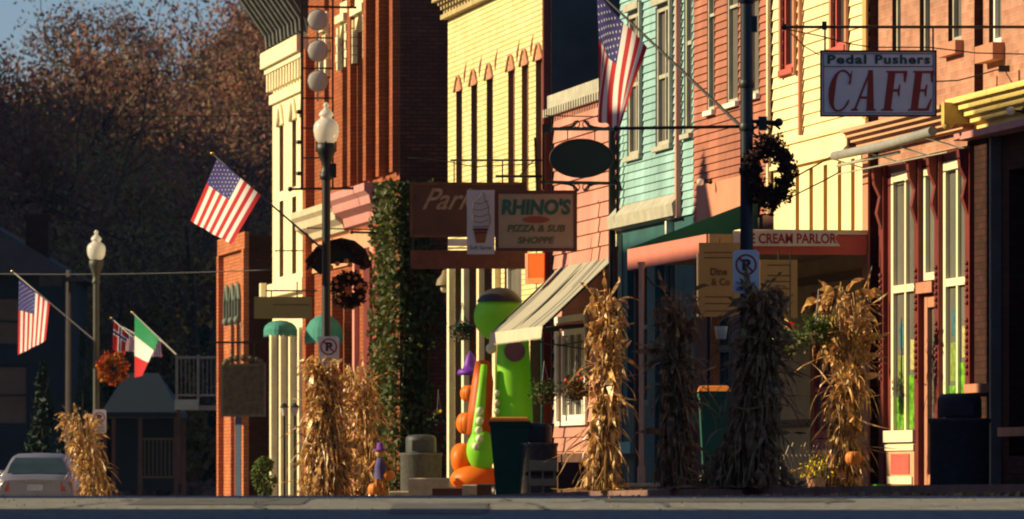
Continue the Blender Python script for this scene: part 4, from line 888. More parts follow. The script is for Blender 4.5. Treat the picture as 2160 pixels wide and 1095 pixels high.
# ================= corn shocks =================
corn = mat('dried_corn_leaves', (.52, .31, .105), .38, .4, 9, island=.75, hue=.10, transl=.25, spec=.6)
corn_shade = mat('shaded_corn_leaves', (.22, .145, .07), .6, .35, 9, island=.5, hue=.2, transl=.2)  # same dried leaves, colour darkened for the shocks standing in shade
def shock(label, x, s_, H, prof, seed, m, n=620, dy=0.0, group='corn shocks along the sidewalk', tw_t=.4, wild=1.0):
    """prof: (height fraction, radius, sideways offset)"""
    rng = random.Random(seed); Yc = F/s_+dy; zb = zw(Yc); cx = (x-1080)/s_; r = thing('corn_shock', label, 'corn shock', (cx, Yc, zb), group)
    def rad(t):
        for a, b in zip(prof, prof[1:]):
            if t <= b[0]: k = (t-a[0])/(b[0]-a[0]); k = k*k*(3-2*k); return a[1]+(b[1]-a[1])*k, a[2]+(b[2]-a[2])*k
        return prof[-1][1], prof[-1][2]
    def pos(a, t, k): q, dx = rad(t); q *= k; return Vector((cx+dx+q*math.cos(a), Yc+q*math.sin(a)*.75, zb+t*H))
    mb = MB()
    for i in range(46):
        a = rng.random()*6.283; k = rng.random()**.5*.75; tw = rng.uniform(-.5, .5); top = rng.uniform(.7, 1.02)
        mb.tube([pos(a+tw*t*top, t*top, k) for t in [j/9 for j in range(10)]], [.013]*8+[.009, .004], 5)
    mb.build('stalks', m, r); mb = MB()
    for i in range(n):
        t0 = rng.random()*.99; a = rng.random()*6.283; hi = t0 > .6; kd = rng.random(); t0 = t0 if kd > .25 else t0*.7; L = rng.uniform(.16, .42) if kd > .2 else rng.uniform(.4, .75); wd = rng.uniform(.012, .032) if .2 < kd < .85 else rng.uniform(.03, .055) if kd >= .85 else rng.uniform(.006, .012); R0, dx = rad(t0); p = pos(a, t0, .55+.5*rng.random())
        up = hi and rng.random() < .6; out = (.5+.9*rng.random())*wild*(1 if hi else .45)
        d = Vector((math.cos(a)*out, math.sin(a)*out, (1.0 if up else -.7)+rng.gauss(0, .4))).normalized(); sd = Vector((-math.sin(a), math.cos(a), rng.gauss(0, .5))).normalized()
        grav = rng.uniform(-.05, .75); prev = None; tw = rng.gauss(0, .7)
        for k in range(8):
            f = k/7; w_ = wd*math.sin(math.pi*(.12+.85*f))+.001; s2 = (sd*math.cos(tw*k)+d.cross(sd)*math.sin(tw*k))*w_
            cur = (p-s2, p+s2)
            if prev: mb.face((prev[0], prev[1], cur[1], cur[0]))
            prev = cur; d = (d+Vector((0, 0, -grav))+Vector((rng.gauss(0, .15), rng.gauss(0, .15), 0))).normalized(); p = p+d*L/7
            if p.z < zb+.01: p.z = zb+.01+.02*rng.random(); d.z = abs(d.z)*.1
    mb.build('leaves', m, r)
    mb = MB(); mb.tube([pos(a*math.pi/8, tw_t+.01*math.sin(a), 1.03) for a in range(16)], .010, 5, closed=True); mb.build('twine', mat('straw_twine', (.35, .25, .12), .8), r)
    return r
shock('tall golden corn shock tied to the middle lamp post', 690, 137, 2.2, [(0, .36, 0), (.35, .34, 0), (.55, .22, 0), (.68, .10, 0), (.85, .10, -.05), (1, .2, -.1)], 1, corn, 900, dy=-.25)
shock('ragged corn shock standing just right of the middle lamp post', 766, 131, 2.2, [(0, .28, .05), (.4, .18, .05), (.7, .13, .0), (1, .22, -.08)], 2, corn, 420, wild=1.2)
shock('corn shock bundled against the far lamp post', 196, 99.5, 2.15, [(0, .40, .10), (.3, .26, .06), (.6, .22, -.12), (.85, .34, -.28), (1, .26, -.30)], 3, corn, 620, wild=1.2)
shock('large shaded corn shock wrapped round the nearest lamp post', 1588, 203, 2.1, [(0, .50, -.12), (.12, .38, -.09), (.35, .22, 0), (.6, .13, .07), (.8, .09, .1), (1, .15, .06)], 4, corn_shade, 950, dy=-.22, wild=.8)
shock('dark shaded corn shock left of the nearest lamp post', 1425, 191, 2.2, [(0, .19, .03), (.4, .12, 0), (.7, .12, 0), (1, .18, 0)], 5, corn_shade, 480)
shock('slim glittering corn shock against the teal post', 1274, 180, 2.35, [(0, .22, -.03), (.3, .11, 0), (.6, .06, .03), (.8, .12, .04), (1, .08, .05)], 6, corn, 460)
shock('sunlit corn shock beside the cafe storefront', 1782, 180.5, 2.36, [(0, .30, -.08), (.15, .22, -.06), (.4, .08, .0), (.62, .07, .05), (.8, .27, .02), (.93, .29, .0), (1, .2, 0)], 7, corn, 700)
# ================= litter bins =================
def litter(x, ytop, ybot, wpx, s_, label, m, mc):
    c = P(x, ybot, s_); c.z = zw(c.y); Hh = (1000-ytop)/s_-c.z; R = wpx/2/s_; r = thing('litter_bin', label, 'litter bin', c, 'round domed litter bins'); hb = Hh*.74
    mb = MB(); mb.lathe(c, [(R*.92, 0), (R*.96, .02), (R*.97, hb-.06), (R*1.0, hb-.05), (R*1.03, hb-.02), (R*1.0, hb), (.01, hb+.003)], 32); mb.build('body', m, r)
    mb = MB(); mb.lathe(c, [(R*.72, hb+.005), (R*.72, Hh-.09), (R*.70, Hh-.05), (R*.6, Hh-.01), (R*.35, Hh), (.002, Hh+.004)], 32); o = mb.build('domed_lid', mc, r)
    mb = MB(); mb.box(c.x-R*.4, c.x+R*.4, c.y-R*.75, c.y-R*.70, c.z+hb+.03, c.z+Hh-.1); mb.build('flap', mc, o)
    return r
conc = mat('bin_aggregate', (.085, .08, .07), .9, .35, 18, .4); lidm = mat('bin_lid_plastic', (.04, .045, .05), .55, .15, 4); dkb = mat('bin_dark_aggregate', (.035, .04, .045), .85, .3, 16, .4)
litter(888, 917, 1036, 90, 124, 'grey domed litter bin by the ivy wall', conc, lidm)
litter(1130, 892, 1036, 94, 142, 'grey domed litter bin beside the green wheelie bin', mat('bin_brown_aggregate', (.17, .15, .13), .9, .35, 18, .4), lidm)
litter(2024, 830, 1032, 130, 192, 'large dark domed litter bin in front of the cafe', dkb, mat('bin_dark_lid', (.02, .022, .026), .6, .2, 4))
# ================= wheelie bins =================
def wheelie(x, ytop, ybot, wpx, s_, label, depth=.6):
    c = P(x, ybot, s_); c.z = zw(c.y); Hh = (1000-ytop)/s_-c.z; W_ = wpx/2/s_; r = thing('wheelie_bin', label, 'wheelie bin', c, 'green wheelie bins'); fr = Frame(c, (1, 0, 0), (0, -1, 0), (0, 0, 1)); gb = mat('bin_green_plastic', (.012, .085, .06), .5, .15, 3)
    mb = MB(fr); mb.hexa([(-W_*.68, .2, .04), (W_*.68, .2, .04), (W_*.68, -.22, .04), (-W_*.68, -.22, .04)], [(-W_, .28, Hh-.06), (W_, .28, Hh-.06), (W_, -.3, Hh-.06), (-W_, -.3, Hh-.06)]); mb.box(-W_*1.04, W_*1.04, -.31, .3, Hh-.12, Hh-.062); mb.build('body', gb, r)
    mb = MB(fr); mb.hexa([(-W_*1.06, .33, Hh-.055), (W_*1.06, .33, Hh-.055), (W_*1.06, -.34, Hh-.055), (-W_*1.06, -.34, Hh-.055)], [(-W_*.9, .26, Hh), (W_*.9, .26, Hh), (W_*.9, -.3, Hh+.02), (-W_*.9, -.3, Hh+.02)]); mb.build('lid', mat('orange_lid', (.55, .17, .02), .5, .1, 3), r)
    for sx in (-1, 1):
        mb = MB(fr); mb.tube([(sx*W_*.78, -.25, .1), (sx*W_*.9, -.25, .1)], .1, 14); mb.build('wheel', M['black'], r)
    mb = MB(fr); mb.bar((-W_*.8, -.38, Hh-.1), (W_*.8, -.38, Hh-.1), .015); mb.bar((-W_*.8, -.31, Hh-.1), (-W_*.8, -.38, Hh-.1), .015); mb.bar((W_*.8, -.31, Hh-.1), (W_*.8, -.38, Hh-.1), .015); mb.build('handle', gb, r)
wheelie(1075, 882, 1050, 84, 142, 'green wheelie bin with an orange lid in front of the lime inflatable')
wheelie(1506, 816, 1010, 64, 183, 'green wheelie bin with an orange lid standing between the two dark corn shocks')
# ================= inflatable decorations (plain) =================
lime = mat('lime_nylon', (.34, .85, .05), .45, .08, 3, transl=.42, spec=.4); ornl = mat('orange_nylon', (.95, .25, .02), .45, .08, 3, transl=.4); wn = mat('white_nylon', (.8, .85, .6), .45, .05, 3, transl=.2); blk = mat('black_nylon', (.03, .025, .025), .5)
s_ = 133.5; c = P(1052, 1046, s_); r = thing('inflatable_decoration', 'tall lime green inflatable with rounded black top and orange side', 'inflatable', c)
def pz(x, y): return ((x-1080)/s_, c.y, (1000-y)/s_)
mb = MB(); X, Yc, Z = pz(1084, 900); mb.tube([(X+.02, Yc, Z-.2), (X, Yc, Z+.4), (X-.01, Yc, Z+.9), (X-.01, Yc, Z+1.35), (X-.02, Yc, Z+1.6)], [.29, .29, .27, .25, .16], 18); mb.build('upright_tube', lime, r)
mb = MB(); X, Yc, Z = pz(1054, 668); mb.ball((X+.0, Yc-.1, Z), .41, 1, .9, .98, 28)
mb.build('round_top', lime, r)
mb = MB(); X, Yc, Z = pz(1054, 668); mb.lathe((X, Yc-.1, Z), [(.36, .225), (.35, .26), (.30, .33), (.22, .40), (.12, .445), (.0, .46)], 28); mb.build('crown_panel', blk, r)
mb = MB(); X, Yc, Z = pz(1013, 745); X2, _, Z2 = pz(1012, 1000)
mb.tube([(X+.04, Yc+.05, Z-.15), (X+.04, Yc-.05, Z-.45), (X, Yc-.08, Z-.9), (X-.02, Yc-.12, Z-1.3)], [.12, .17, .19, .20], 16); mb.build('arched_side', mat('red_orange_nylon', (.65, .13, .02), .5, .08, 3, transl=.25), r)
mb = MB(); X, Yc, Z = pz(1016, 950); mb.ball((X, Yc-.22, Z), .24, 1, 1, 1.35); mb.tube([(X-.1, Yc-.25, Z), (X-.02, Yc-.22, Z+.7), (X+.04, Yc-.16, Z+1.35)], [.10, .085, .05], 12); mb.build('green_side', lime, r)
mb = MB()
for y_ in (868, 888, 908, 926, 942): X, Yc, Z = pz(1010 if y_ < 930 else 1006, y_); mb.ball((X+.02*math.sin(y_), Yc-.42, Z), .062, n=12)
X, Yc, Z = pz(1036, 736); mb.ball((X, Yc-.26, Z), .085, n=14)
for y_ in (830, 850, 868): X, Yc, Z = pz(1048, y_); mb.ball((X, Yc-.28, Z), .05, n=12)
mb.build('white_pompoms', wn, r)
mb = MB(Frame(P(1086, 742, s_), (1, 0, 0), (0, -1, 0), (0, 0, 1))); mb.prism([(.165*math.cos(q*math.pi/12), .165*math.sin(q*math.pi/12)) for q in range(24)], 1, .20, .275); mb.build('round_badge', mat('mauve_badge', (.20, .10, .13), .7, .2, 5), r)
mb = MB(); X, Yc, Z = pz(1005, 1003); mb.ball((X, Yc-.1, Z-.06), .42, 1, .9, .55, 24); X, Yc, Z = pz(975, 970); mb.ball((X, Yc-.02, Z), .18, 1, 1, 1.3); mb.build('base_cushion', ornl, r)
r = thing('inflatable_pumpkins', 'stack of orange inflatable pumpkins topped by a purple witch hat', 'inflatable', P(985, 960, 130)); s2 = 130
def p2(x, y): return ((x-1080)/s2, F/s2, (1000-y)/s2)
for k, (x, y, R_) in enumerate(((992, 830, .16), (990, 893, .21), (984, 962, .25))):
    mb = MB(); X, Yc, Z = p2(x, y)
    for q in range(10): a = q*math.pi/5; mb.ball((X+R_*.42*math.cos(a), Yc+R_*.42*math.sin(a), Z), R_*.62, 1, 1, 1.35, 12)
    mb.build('pumpkin', ornl, r)
mb = MB(); X, Yc, Z = p2(992, 785); mb.lathe((X, Yc, Z-.05), [(.02, 0), (.20, .0), (.215, .04), (.19, .09), (.12, .11), (.10, .2), (.07, .3), (.0, .4)], 20); mb.build('witch_hat', mat('purple_nylon', (.16, .03, .42), .5, .1, 3, transl=.2), r)
# ================= concrete blocks, bench, planters, small things =================
def block(x0, y0, x1, y1, s_, label, m, name='concrete_block', cat='block', dep=.5, grp='concrete blocks at the sidewalk edge'):
    c = P((x0+x1)/2, y1, s_); c.z = zw(c.y); w_, h_ = (x1-x0)/s_, (1000-y0)/s_-c.z; e = .02; mb = MB(Frame(c, (1, 0, 0), (0, -1, 0), (0, 0, 1)))
    mb.hexa([(-w_/2, .2, -.1), (w_/2, .2, -.1), (w_/2, -dep, -.1), (-w_/2, -dep, -.1)], [(-w_/2, .2, h_-e), (w_/2, .2, h_-e), (w_/2, -dep, h_-e), (-w_/2, -dep, h_-e)]); mb.hexa([(-w_/2, .2, h_-e), (w_/2, .2, h_-e), (w_/2, -dep, h_-e), (-w_/2, -dep, h_-e)], [(-w_/2+e, .2-e, h_), (w_/2-e, .2-e, h_), (w_/2-e, -dep+e, h_), (-w_/2+e, -dep+e, h_)])
    tag(mb.build(name, m, origin=c), label, cat, grp)
pc = mat('pale_concrete', (.42, .36, .26), .9, .25, 5, .3)
block(862, 1008, 948, 1052, 131, 'long pale concrete block before the domed litter bin', pc); block(820, 1036, 872, 1052, 129, 'low pale concrete block at the foot of the ivy', pc); block(975, 1022, 1008, 1052, 138, 'small pale concrete block in front of the orange inflatable', pc)
block(912, 1028, 975, 1052, 136, 'dark brown timber block between the two pale concrete blocks', M['dark_wood'], 'timber_block', 'block'); block(1006, 1020, 1044, 1052, 139, 'brown timber block touching the green wheelie bin', M['dark_wood'], 'timber_block', 'block')
block(1312, 1019, 1392, 1036, 172, 'pale stone step in front of the teal shop', pc, 'stone_step', 'step', .6)
s_ = 146; c = P(1145, 1048, s_); t = thing('slatted_bench', 'small pale slatted bench end in front of the litter bin', 'bench', c); fr = Frame(c, (1, 0, 0), (0, -1, 0), (0, 0, 1)); pw = mat('pale_slat_wood', (.40, .34, .2), .8, .2, 4)
for k, (z0_, z1_) in enumerate(((.38, .53), (.16, .26))): B('slat', t, pw, (-.2, .2, -.02, .02, z0_, z1_), fr=fr)
for xx in (-.19, 0, .17): B('leg', t, pw, (xx-.015, xx+.015, -.06, -.022, -.05, .53), fr=fr)
B('seat', t, M['dark_wood'], (-.25, .75, -.5, -.07, .3, .36), fr=fr); B('back_panel', t, M['dark_wood'], (.22, .75, -.02, .02, .1, .50), fr=fr)
def hang_plant(x, y, s_, R, label, seed, fl=None, lm=None, drop=.5):
    rng = random.Random(seed); c = P(x, y, s_); r = thing('hanging_plant', label, 'hanging plant', c, 'hanging flower baskets')
    mb = MB(); mb.lathe(c, [(.01, -R*.9), (R*.45, -R*.8), (R*.62, -R*.2), (R*.65, 0)], 16); mb.build('basket', M['dark_wood'], r); mb = MB()
    for i in range(700):
        d = Vector((rng.gauss(0, .55), rng.gauss(0, .5), rng.gauss(.15, .45)))*R; leaf(mb, c+d, .03, rng, 0, .5)
    mb.build('foliage', lm or mat('plant_green', (.07, .11, .02), .6, .3, 5, island=.4, transl=.3), r)
    if fl:
        mb = MB()
        for i in range(60): d = Vector((rng.gauss(0, .5), rng.gauss(-.2, .5), rng.gauss(.3, .45)))*R; leaf(mb, c+d, .035, rng, 0, .9)
        mb.build('flowers', fl, r)
    mb = MB()
    for a in (0, 2.1, 4.2): mb.bar(c+Vector((R*.6*math.cos(a), R*.6*math.sin(a), 0)), c+Vector((0, 0, drop)), .006, 4)
    mb.build('chain', iron, r); return r
redf = mat('red_flowers', (.6, .05, .04), .6); ylf = mat('yellow_flowers', (.75, .5, .03), .6)
hang_plant(1148, 832, 141, .17, 'low hanging plant left of the white shop window', 1); hang_plant(1216, 820, 141, .2, 'hanging basket with red flowers before the white shop window', 2, redf)
hang_plant(1655, 725, 176, .2, 'leafy hanging basket right of the big shaded corn shock', 3, mat('cream_flowers', (.6, .55, .3), .6)); hang_plant(1727, 700, 181, .18, 'hanging plant in front of the parlor red window', 4)
hang_plant(975, 700, 124, .16, 'dark hanging fern on the cream brick columns', 5, None, LM[4]); hang_plant(925, 880, 118, .09, 'small plant with yellow blooms in the dark alley', 6, ylf, LM[4])
c = P(1667, 686, 175); t = thing('red_lantern', 'tiny round red lantern in the shaded parlor porch', 'lantern', c); MB().ball(c, .05).build('globe', mat('red_globe', (.9, .02, .02), .4), t); MB().bar(c+Vector((0, 0, .05)), c+Vector((0, 0, .9)), .006).build('cord', iron, t)
c = P(1521, 715, 190); t = thing('white_bucket', 'white hanging bucket by the nearest lamp post', 'bucket', c); MB().lathe(c, [(.01, 0), (.055, 0), (.072, .13), (.075, .14)], 18).build('pail', M['white'], t); MB().tube([c+Vector((.07*math.cos(a*math.pi/8), 0, .14+.12*math.sin(a*math.pi/8))) for a in range(9)], .005, 4).build('handle', iron, t)
# chrysanthemums, pumpkins, doll
rng = random.Random(77); c = P(1722, 1034, 181); t = thing('chrysanthemum_pot', 'pot of bright yellow chrysanthemums beside the sunlit corn shock', 'potted flowers', c); mb = MB(); mb.lathe(c, [(.09, 0), (.12, .16)], 16); mb.build('pot', M['terra'], t)
mb = MB(); mb2 = MB()
for i in range(420): d = Vector((rng.gauss(0, .5), rng.gauss(0, .5), abs(rng.gauss(0, .6))))*.17; (leaf(mb, c+Vector((0, 0, .16))+d, .022, rng, 0, .9) if i % 4 else leaf(mb2, c+Vector((0, 0, .14))+d*.9, .03, rng))
mb.build('flowers', mat('chrome_yellow', (.85, .62, .02), .6), t); mb2.build('foliage', mat('mum_green', (.06, .12, .02), .6), t)
def pumpkin(x, y, s_, R, label):
    c = P(x, y, s_)+Vector((0, 0, R*.75)); t = thing('pumpkin', label, 'pumpkin', c-Vector((0, 0, R*.75)), 'pumpkins'); mb = MB()
    for q in range(10): a = q*math.pi/5; mb.ball(c+Vector((R*.45*math.cos(a), R*.45*math.sin(a), 0)), R*.56, 1, 1, 1.35, 12)
    mb.build('shell', mat('pumpkin_orange', (.65, .2, .03), .5, .15, 4), t); MB().tube([c+Vector((0, 0, R*.6)), c+Vector((.01, 0, R*.95)), c+Vector((.03, 0, R*1.1))], [.02, .014, .016], 6).build('stem', mat('pumpkin_stem', (.12, .12, .04), .8), t)
pumpkin(818, 1014, 134, .11, 'pumpkin leaning on the ragged shock by the ivy'); pumpkin(792, 1044, 134, .12, 'pumpkin at the base of the ragged corn shock'); pumpkin(1800, 980, 184, .1, 'red orange pumpkin tucked in the sunlit corn shock'); 
c = P(1853, 1034, 186); t = thing('green_pot', 'tiny bright green pot on the ground by the dark red pilaster', 'pot', c); MB().lathe(c, [(.04, 0), (.055, .06), (.06, .065)], 14).build('pot', mat('bright_green', (.08, .5, .04), .5), t); MB().lathe(c, [(.0, .063), (.05, .055)], 14).build('soil', M['dirt'], t)
# small scarecrow doll between
s_ = 134; c = P(802, 1044, s_); t = thing('scarecrow_doll', 'small scarecrow doll in purple hat leaning on the ragged corn shock', 'doll', c)
MB().tube([c+Vector((0, 0, .25)), c+Vector((0, 0, .45)), c+Vector((0, 0, .58))], [.09, .10, .05], 12).build('body', mat('doll_blue_cloth', (.08, .07, .2), .8), t); MB().ball(c+Vector((0, 0, .66)), .075).build('head', mat('doll_sack', (.5, .32, .15), .8), t)
MB().lathe(c+Vector((0, 0, .70)), [(.12, 0), (.12, .015), (.06, .02), (.05, .1), (.0, .14)], 14).build('hat', mat('doll_purple', (.16, .04, .3), .7), t)
for sx in (-1, 1): MB().tube([c+Vector((sx*.04, -.03, .28)), c+Vector((sx*.05, -.08, .12)), c+Vector((sx*.05, -.08, 0))], [.035, .03, .03], 8).build('leg', mat('doll_orange_cloth', (.5, .18, .04), .8), t); MB().tube([c+Vector((sx*.07, 0, .52)), c+Vector((sx*.17, -.03, .40))], [.03, .02], 8).build('arm', mat('doll_orange_cloth', (.5, .18, .04), .8), t)
# leaning wire lattice fence
c = P(1690, 1032, 184); t = thing('lattice_fence', 'leaning pale criss cross lattice fence at the parlor', 'fence', c); fr = Frame(c, (1, 0, 0), (.0, -1, .0), (.0, 0, 1)); pl = mat('pale_lattice', (.45, .38, .28), .8, .2, 6)
mb = MB(fr)
for k in range(13):
    x0_ = -.28+k*.048; mb.bar((x0_-.05, .0, 0), (x0_+.14, .0, .50+.04*math.sin(k*2.1)), .006, 4)
for k in range(9):
    x0_ = -.12+k*.05; mb.bar((x0_, .012, 0), (x0_-.14, .012, .40), .005, 4)
mb.build('lattice', pl, t)
# porch posts
for x, s_, zt_, lab in ((1353, 172, 2.60, 'slim pale porch post in front of the teal shop front'), (1298, 150, 3.2, 'dark post at the corner of the pink shop'), (1802, 182.5, 2.6, 'thin post behind the sunlit corn shock')):
    Yp = F/s_; c = Vector(((x-1080)/s_, Yp, zw(Yp))); mb = MB(); mb.lathe(c, [(.05, 0), (.05, .3), (.034, .34), (.03, 1.2), (.036, 1.25), (.03, 1.3), (.034, zt_-c.z-.1), (.05, zt_-c.z)], 12)
    if lab.startswith('thin'): continue
    tag(mb.build('porch_post', mat('post_brownish_white', (.40, .27, .22), .6) if x == 1353 else M['dark_wood'], origin=c), lab, 'post', 'porch posts')

# fallen leaves and grit on the sunlit crest of the road
rng = random.Random(321); mb = MB()
for i in range(500):
    Y = rng.uniform(41, 58); X = rng.uniform(-.095, .095)*Y; leaf(mb, (X, Y, zr(Y)+.004+.004*rng.random()), .009, rng, 0, .7)
for i in range(900):
    u_ = rng.uniform(48, 110); w_ = 3.9+abs(rng.gauss(0, .25)); q = FAC.pt(u_, w_, 0); leaf(mb, (q.x, q.y, zr(q.y)+.012), .035, rng, 0, .7)
tag(mb.build('fallen_leaves', mat('fallen_leaf_brown', (.32, .17, .06), .8, .3, 8, island=.5)), kind='stuff')

# tar patches and sealed cracks on the road
rng = random.Random(9); mb = MB()
def rd(X, Y, dz=.004): return (X, Y, zr(Y)+dz)
for (x0, x1, y0, y1) in ((-2.9, -1.6, 42.6, 45.2), (.7, 2.6, 43.4, 46.8), (-.9, -.2, 40.6, 43.0)):
    n = 6
    for i in range(n):
        a, b = y0+(y1-y0)*i/n, y0+(y1-y0)*(i+1)/n; mb.face((rd(x0, a), rd(x1, a), rd(x1+.05, b), rd(x0+.03, b)), uv=[(0, 0)]*4)
for k in range(16):
    X = rng.uniform(-3.6, 3.8); Y = rng.uniform(41, 45); d = rng.uniform(-.5, .5)
    for i in range(14):
        X2 = X+d*.3+rng.gauss(0, .06)+(.12 if k % 2 else -.05); Y2 = Y+.26; mb.face((rd(X-.018, Y, .006), rd(X+.018, Y, .006), rd(X2+.018, Y2, .006), rd(X2-.018, Y2, .006)), uv=[(0, 0)]*4); X, Y = X2, Y2
        if Y > 50: break
tag(mb.build('road_patches', mat('tar_patch', (.10, .098, .09), .85, .3, 5)), kind='structure')
# ================= hanging signs (they face the viewer) =================
def board(name, label, x0, y0, x1, y1, s_, m, border=None, bw=.03, th=.04, cat='sign'):
    c = P((x0+x1)/2, y1, s_); t = thing(name, label, cat, c); fr = Frame(P(x0, y1, s_), (1, 0, 0), (0, -1, 0), (0, 0, 1)); w_, h_ = (x1-x0)/s_, (y1-y0)/s_
    MB(fr).box(0, w_, -th, 0, 0, h_).build('board', m, t)
    if border:
        mb = MB(fr); mb.box(-.01, w_+.01, -th-.01, .014, -.01, bw); mb.box(-.01, w_+.01, -th-.01, .014, h_-bw, h_+.01); mb.box(-.01, bw, -th-.01, .012, bw, h_-bw); mb.box(w_-bw, w_+.01, -th-.01, .012, bw, h_-bw); mb.build('border', border, t)
    return t, fr, w_, h_
def sub(fr, x, z, y=.003): return Frame(fr.pt(x, y, z), fr.a, fr.b, fr.c)
# cafe sign
cw = mat('cafe_sign_white', (.62, .63, .66), .55, .05, 4); cb = mat('cafe_border', (.10, .025, .03), .6); crd = mat('cafe_red', (.26, .035, .025), .6, .1, 4); cgr = mat('cafe_dark_green', (.03, .07, .06), .6)
t, fr, w_, h_ = board('cafe_sign', 'white hanging sign reading Pedal Pushers CAFE in red serif capitals', 1732, 108, 1974, 244, 195, cw, cb, .008)
mb = MB(fr); mb.box(.03, w_-.03, .001, .005, h_*.755, h_*.768)
for a, b, c_, d in ((.025, w_-.025, .025, .032), (.025, w_-.025, h_-.032, h_-.025)): mb.box(a, b, .001, .004, c_, d)
mb.box(.025, .032, .001, .0035, .033, h_-.033); mb.box(w_-.032, w_-.025, .001, .0035, .033, h_-.033); mb.build('rule_line', cb, t)
def serif_text(s, fr0, w, h, m, parent, bold, name):
    return textm(s, fr0, w, h, m, parent, name, bold=bold, spacing=1.15)
serif_text('Pedal', sub(fr, w_*.055, h_*.80), w_*.34, h_*.145, cgr, t, .035, 'lettering'); serif_text('Pushers', sub(fr, w_*.47, h_*.80), w_*.48, h_*.145, cgr, t, .035, 'lettering')
# serif italic capitals C A F E, drawn as strokes
SHr = .20
def glyph(ch, ox, gw, gh, oz):
    mb = MB(fr); k = [0]
    def q(*pts): k[0] += 1; mb.face([(ox+x*gw+SHr*z*gh*.62, .004+.0003*k[0], oz+z*gh) for x, z in pts])
    def stem(x0, x1, z0=0, z1=1): q((x0, z0), (x1, z0), (x1, z1), (x0, z1))
    def ser(xc, z, hw, up): s_ = 1 if up else -1; q((xc-hw, z), (xc+hw, z), (xc+hw, z+s_*.035), (xc+hw*.45, z+s_*.06), (xc-hw*.45, z+s_*.06), (xc-hw, z+s_*.035))
    if ch == 'C':
        n = 28
        for i in range(n):
            a0, a1 = math.radians(42+i*276/n), math.radians(42+(i+1)*276/n)
            def th(a): return .055+.22*max(0, -math.cos(a))**1.2
            def o(a, inner): rx = .5-(th(a) if inner else 0); rz = .53-((.05+.02*abs(math.cos(a))) if inner else 0); return (.5+rx*math.cos(a), .5+rz*math.sin(a))
            q(o(a0, 0), o(a1, 0), o(a1, 1), o(a0, 1))
        q((.80, .66), (.9, .66), (.9, 1.0), (.86, 1.0), (.82, .86)); q((.84, .24), (.90, .3), (.93, .22), (.80, .08), (.76, .12))
    if ch == 'A':
        q((.0, 0), (.10, 0), (.56, 1.0), (.46, 1.0)); q((.56, 0), (.88, 0), (.63, 1.02), (.42, 1.02)); q((.22, .30), (.70, .30), (.70, .36), (.22, .36)); ser(.05, 0, .15, True); ser(.74, 0, .22, True)
    if ch in 'FE':
        stem(.14, .45); ser(.29, 0, .26, True); ser(.25, 1, .20, False); q((.3, .94), (.95, .94), (.95, 1.0), (.3, 1.0)); q((.87, .72), (.93, .70), (.96, .96), (.78, .96)); q((.3, .48), (.72, .48), (.72, .54), (.3, .54)); q((.68, .36), (.73, .36), (.73, .66), (.68, .66), (.62, .51))
        if ch == 'E': q((.3, 0), (.93, 0), (.93, .06), (.3, .06)); q((.78, .04), (.93, .04), (1.0, .30), (.94, .31))
    mb.build('letter_'+ch.lower(), crd, t)
gw = w_*.205; zz = h_*.075; gh = h_*.62
for i, ch in enumerate('CAFE'): glyph(ch, w_*(.045+.235*i), gw, gh, zz)
# its bracket
s_ = 195; br = thing('sign_bracket', 'long black bracket bar holding the cafe sign', 'bracket', P(2000, 57, s_)); Yb = F/s_; zb_ = (1000-57)/s_
ue = None
mb = MB(); xe = FAC.pt(U(2290, -.2), -.2, 0).x; mb.bar(((1655-1080)/s_, Yb, zb_), (6.02, Yb, zb_), .016, 8); mb.ball(((1655-1080)/s_, Yb, zb_), .035, n=10); mb.build('bar', iron, br)
mb = MB()
for x in (1740, 1968): mb.bar(((x-1080)/s_, Yb, zb_), ((x-1080)/s_, Yb-.02, (1000-108)/s_), .010, 6)
mb.box((1738-1080)/s_-.02, (1738-1080)/s_+.03, Yb-.02, Yb+.02, zb_-.03, zb_+.06); mb.box((1762-1080)/s_-.02, (1762-1080)/s_+.0, Yb-.02, Yb+.02, zb_-.03, zb_+.05); mb.build('hanger', iron, br)
mb = MB(); mb.tube([P(x, y, s_) for x, y in ((1660, 62), (1730, 76), (1790, 92), (1840, 100), (1960, 100), (2060, 112), (2230, 116))], .007, 5)
mb.tube([P(x, y, s_) for x, y in ((1668, 70), (1700, 100), (1728, 116))], .006, 5); mb.build('stay_wire', iron, br)
gn = thing('gooseneck_light', 'thin curved gooseneck rod over the cafe cornice', 'lamp', P(2118, 148, 190)); mb = MB(); mb.tube([P(x, y, 190) for x, y in ((1976, 172), (2020, 170), (2060, 160), (2100, 148), (2118, 146))], .008, 5); mb.tube([P(2118, 146, 190), P(2135, 175, 190), P(2152, 200, 190)], .006, 5); mb.bar(P(2103, 160, 190), P(2103, 186, 190), .006); mb.build('rod', iron, gn); MB(Frame(P(2118, 146, 190), (1, 0, 0), (0, -1, 0), (0, 0, 1))).box(-.06, .06, -.04, .04, -.03, .04).build('head', iron, gn)
def globe_light(x, y, s_, label):
    c = P(x, y, s_); g = thing('wall_floodlight', label, 'lamp', c, 'small wall floodlights'); MB().ball(c, .05).build('bulb', gm, g); mb = MB(); mb.tube([c+Vector((.04, 0, 0)), c+Vector((.12, .02, .0)), c+Vector((.16, .05, .05))], .014, 6); mb.ball(c+Vector((.14, .03, 0)), .03, n=8); mb.build('arm', iron, g)
globe_light(2132, 234, 195, 'small round floodlight on the yellow cornice'); globe_light(1477, 384, 155, 'small round floodlight on the rust red clapboards')
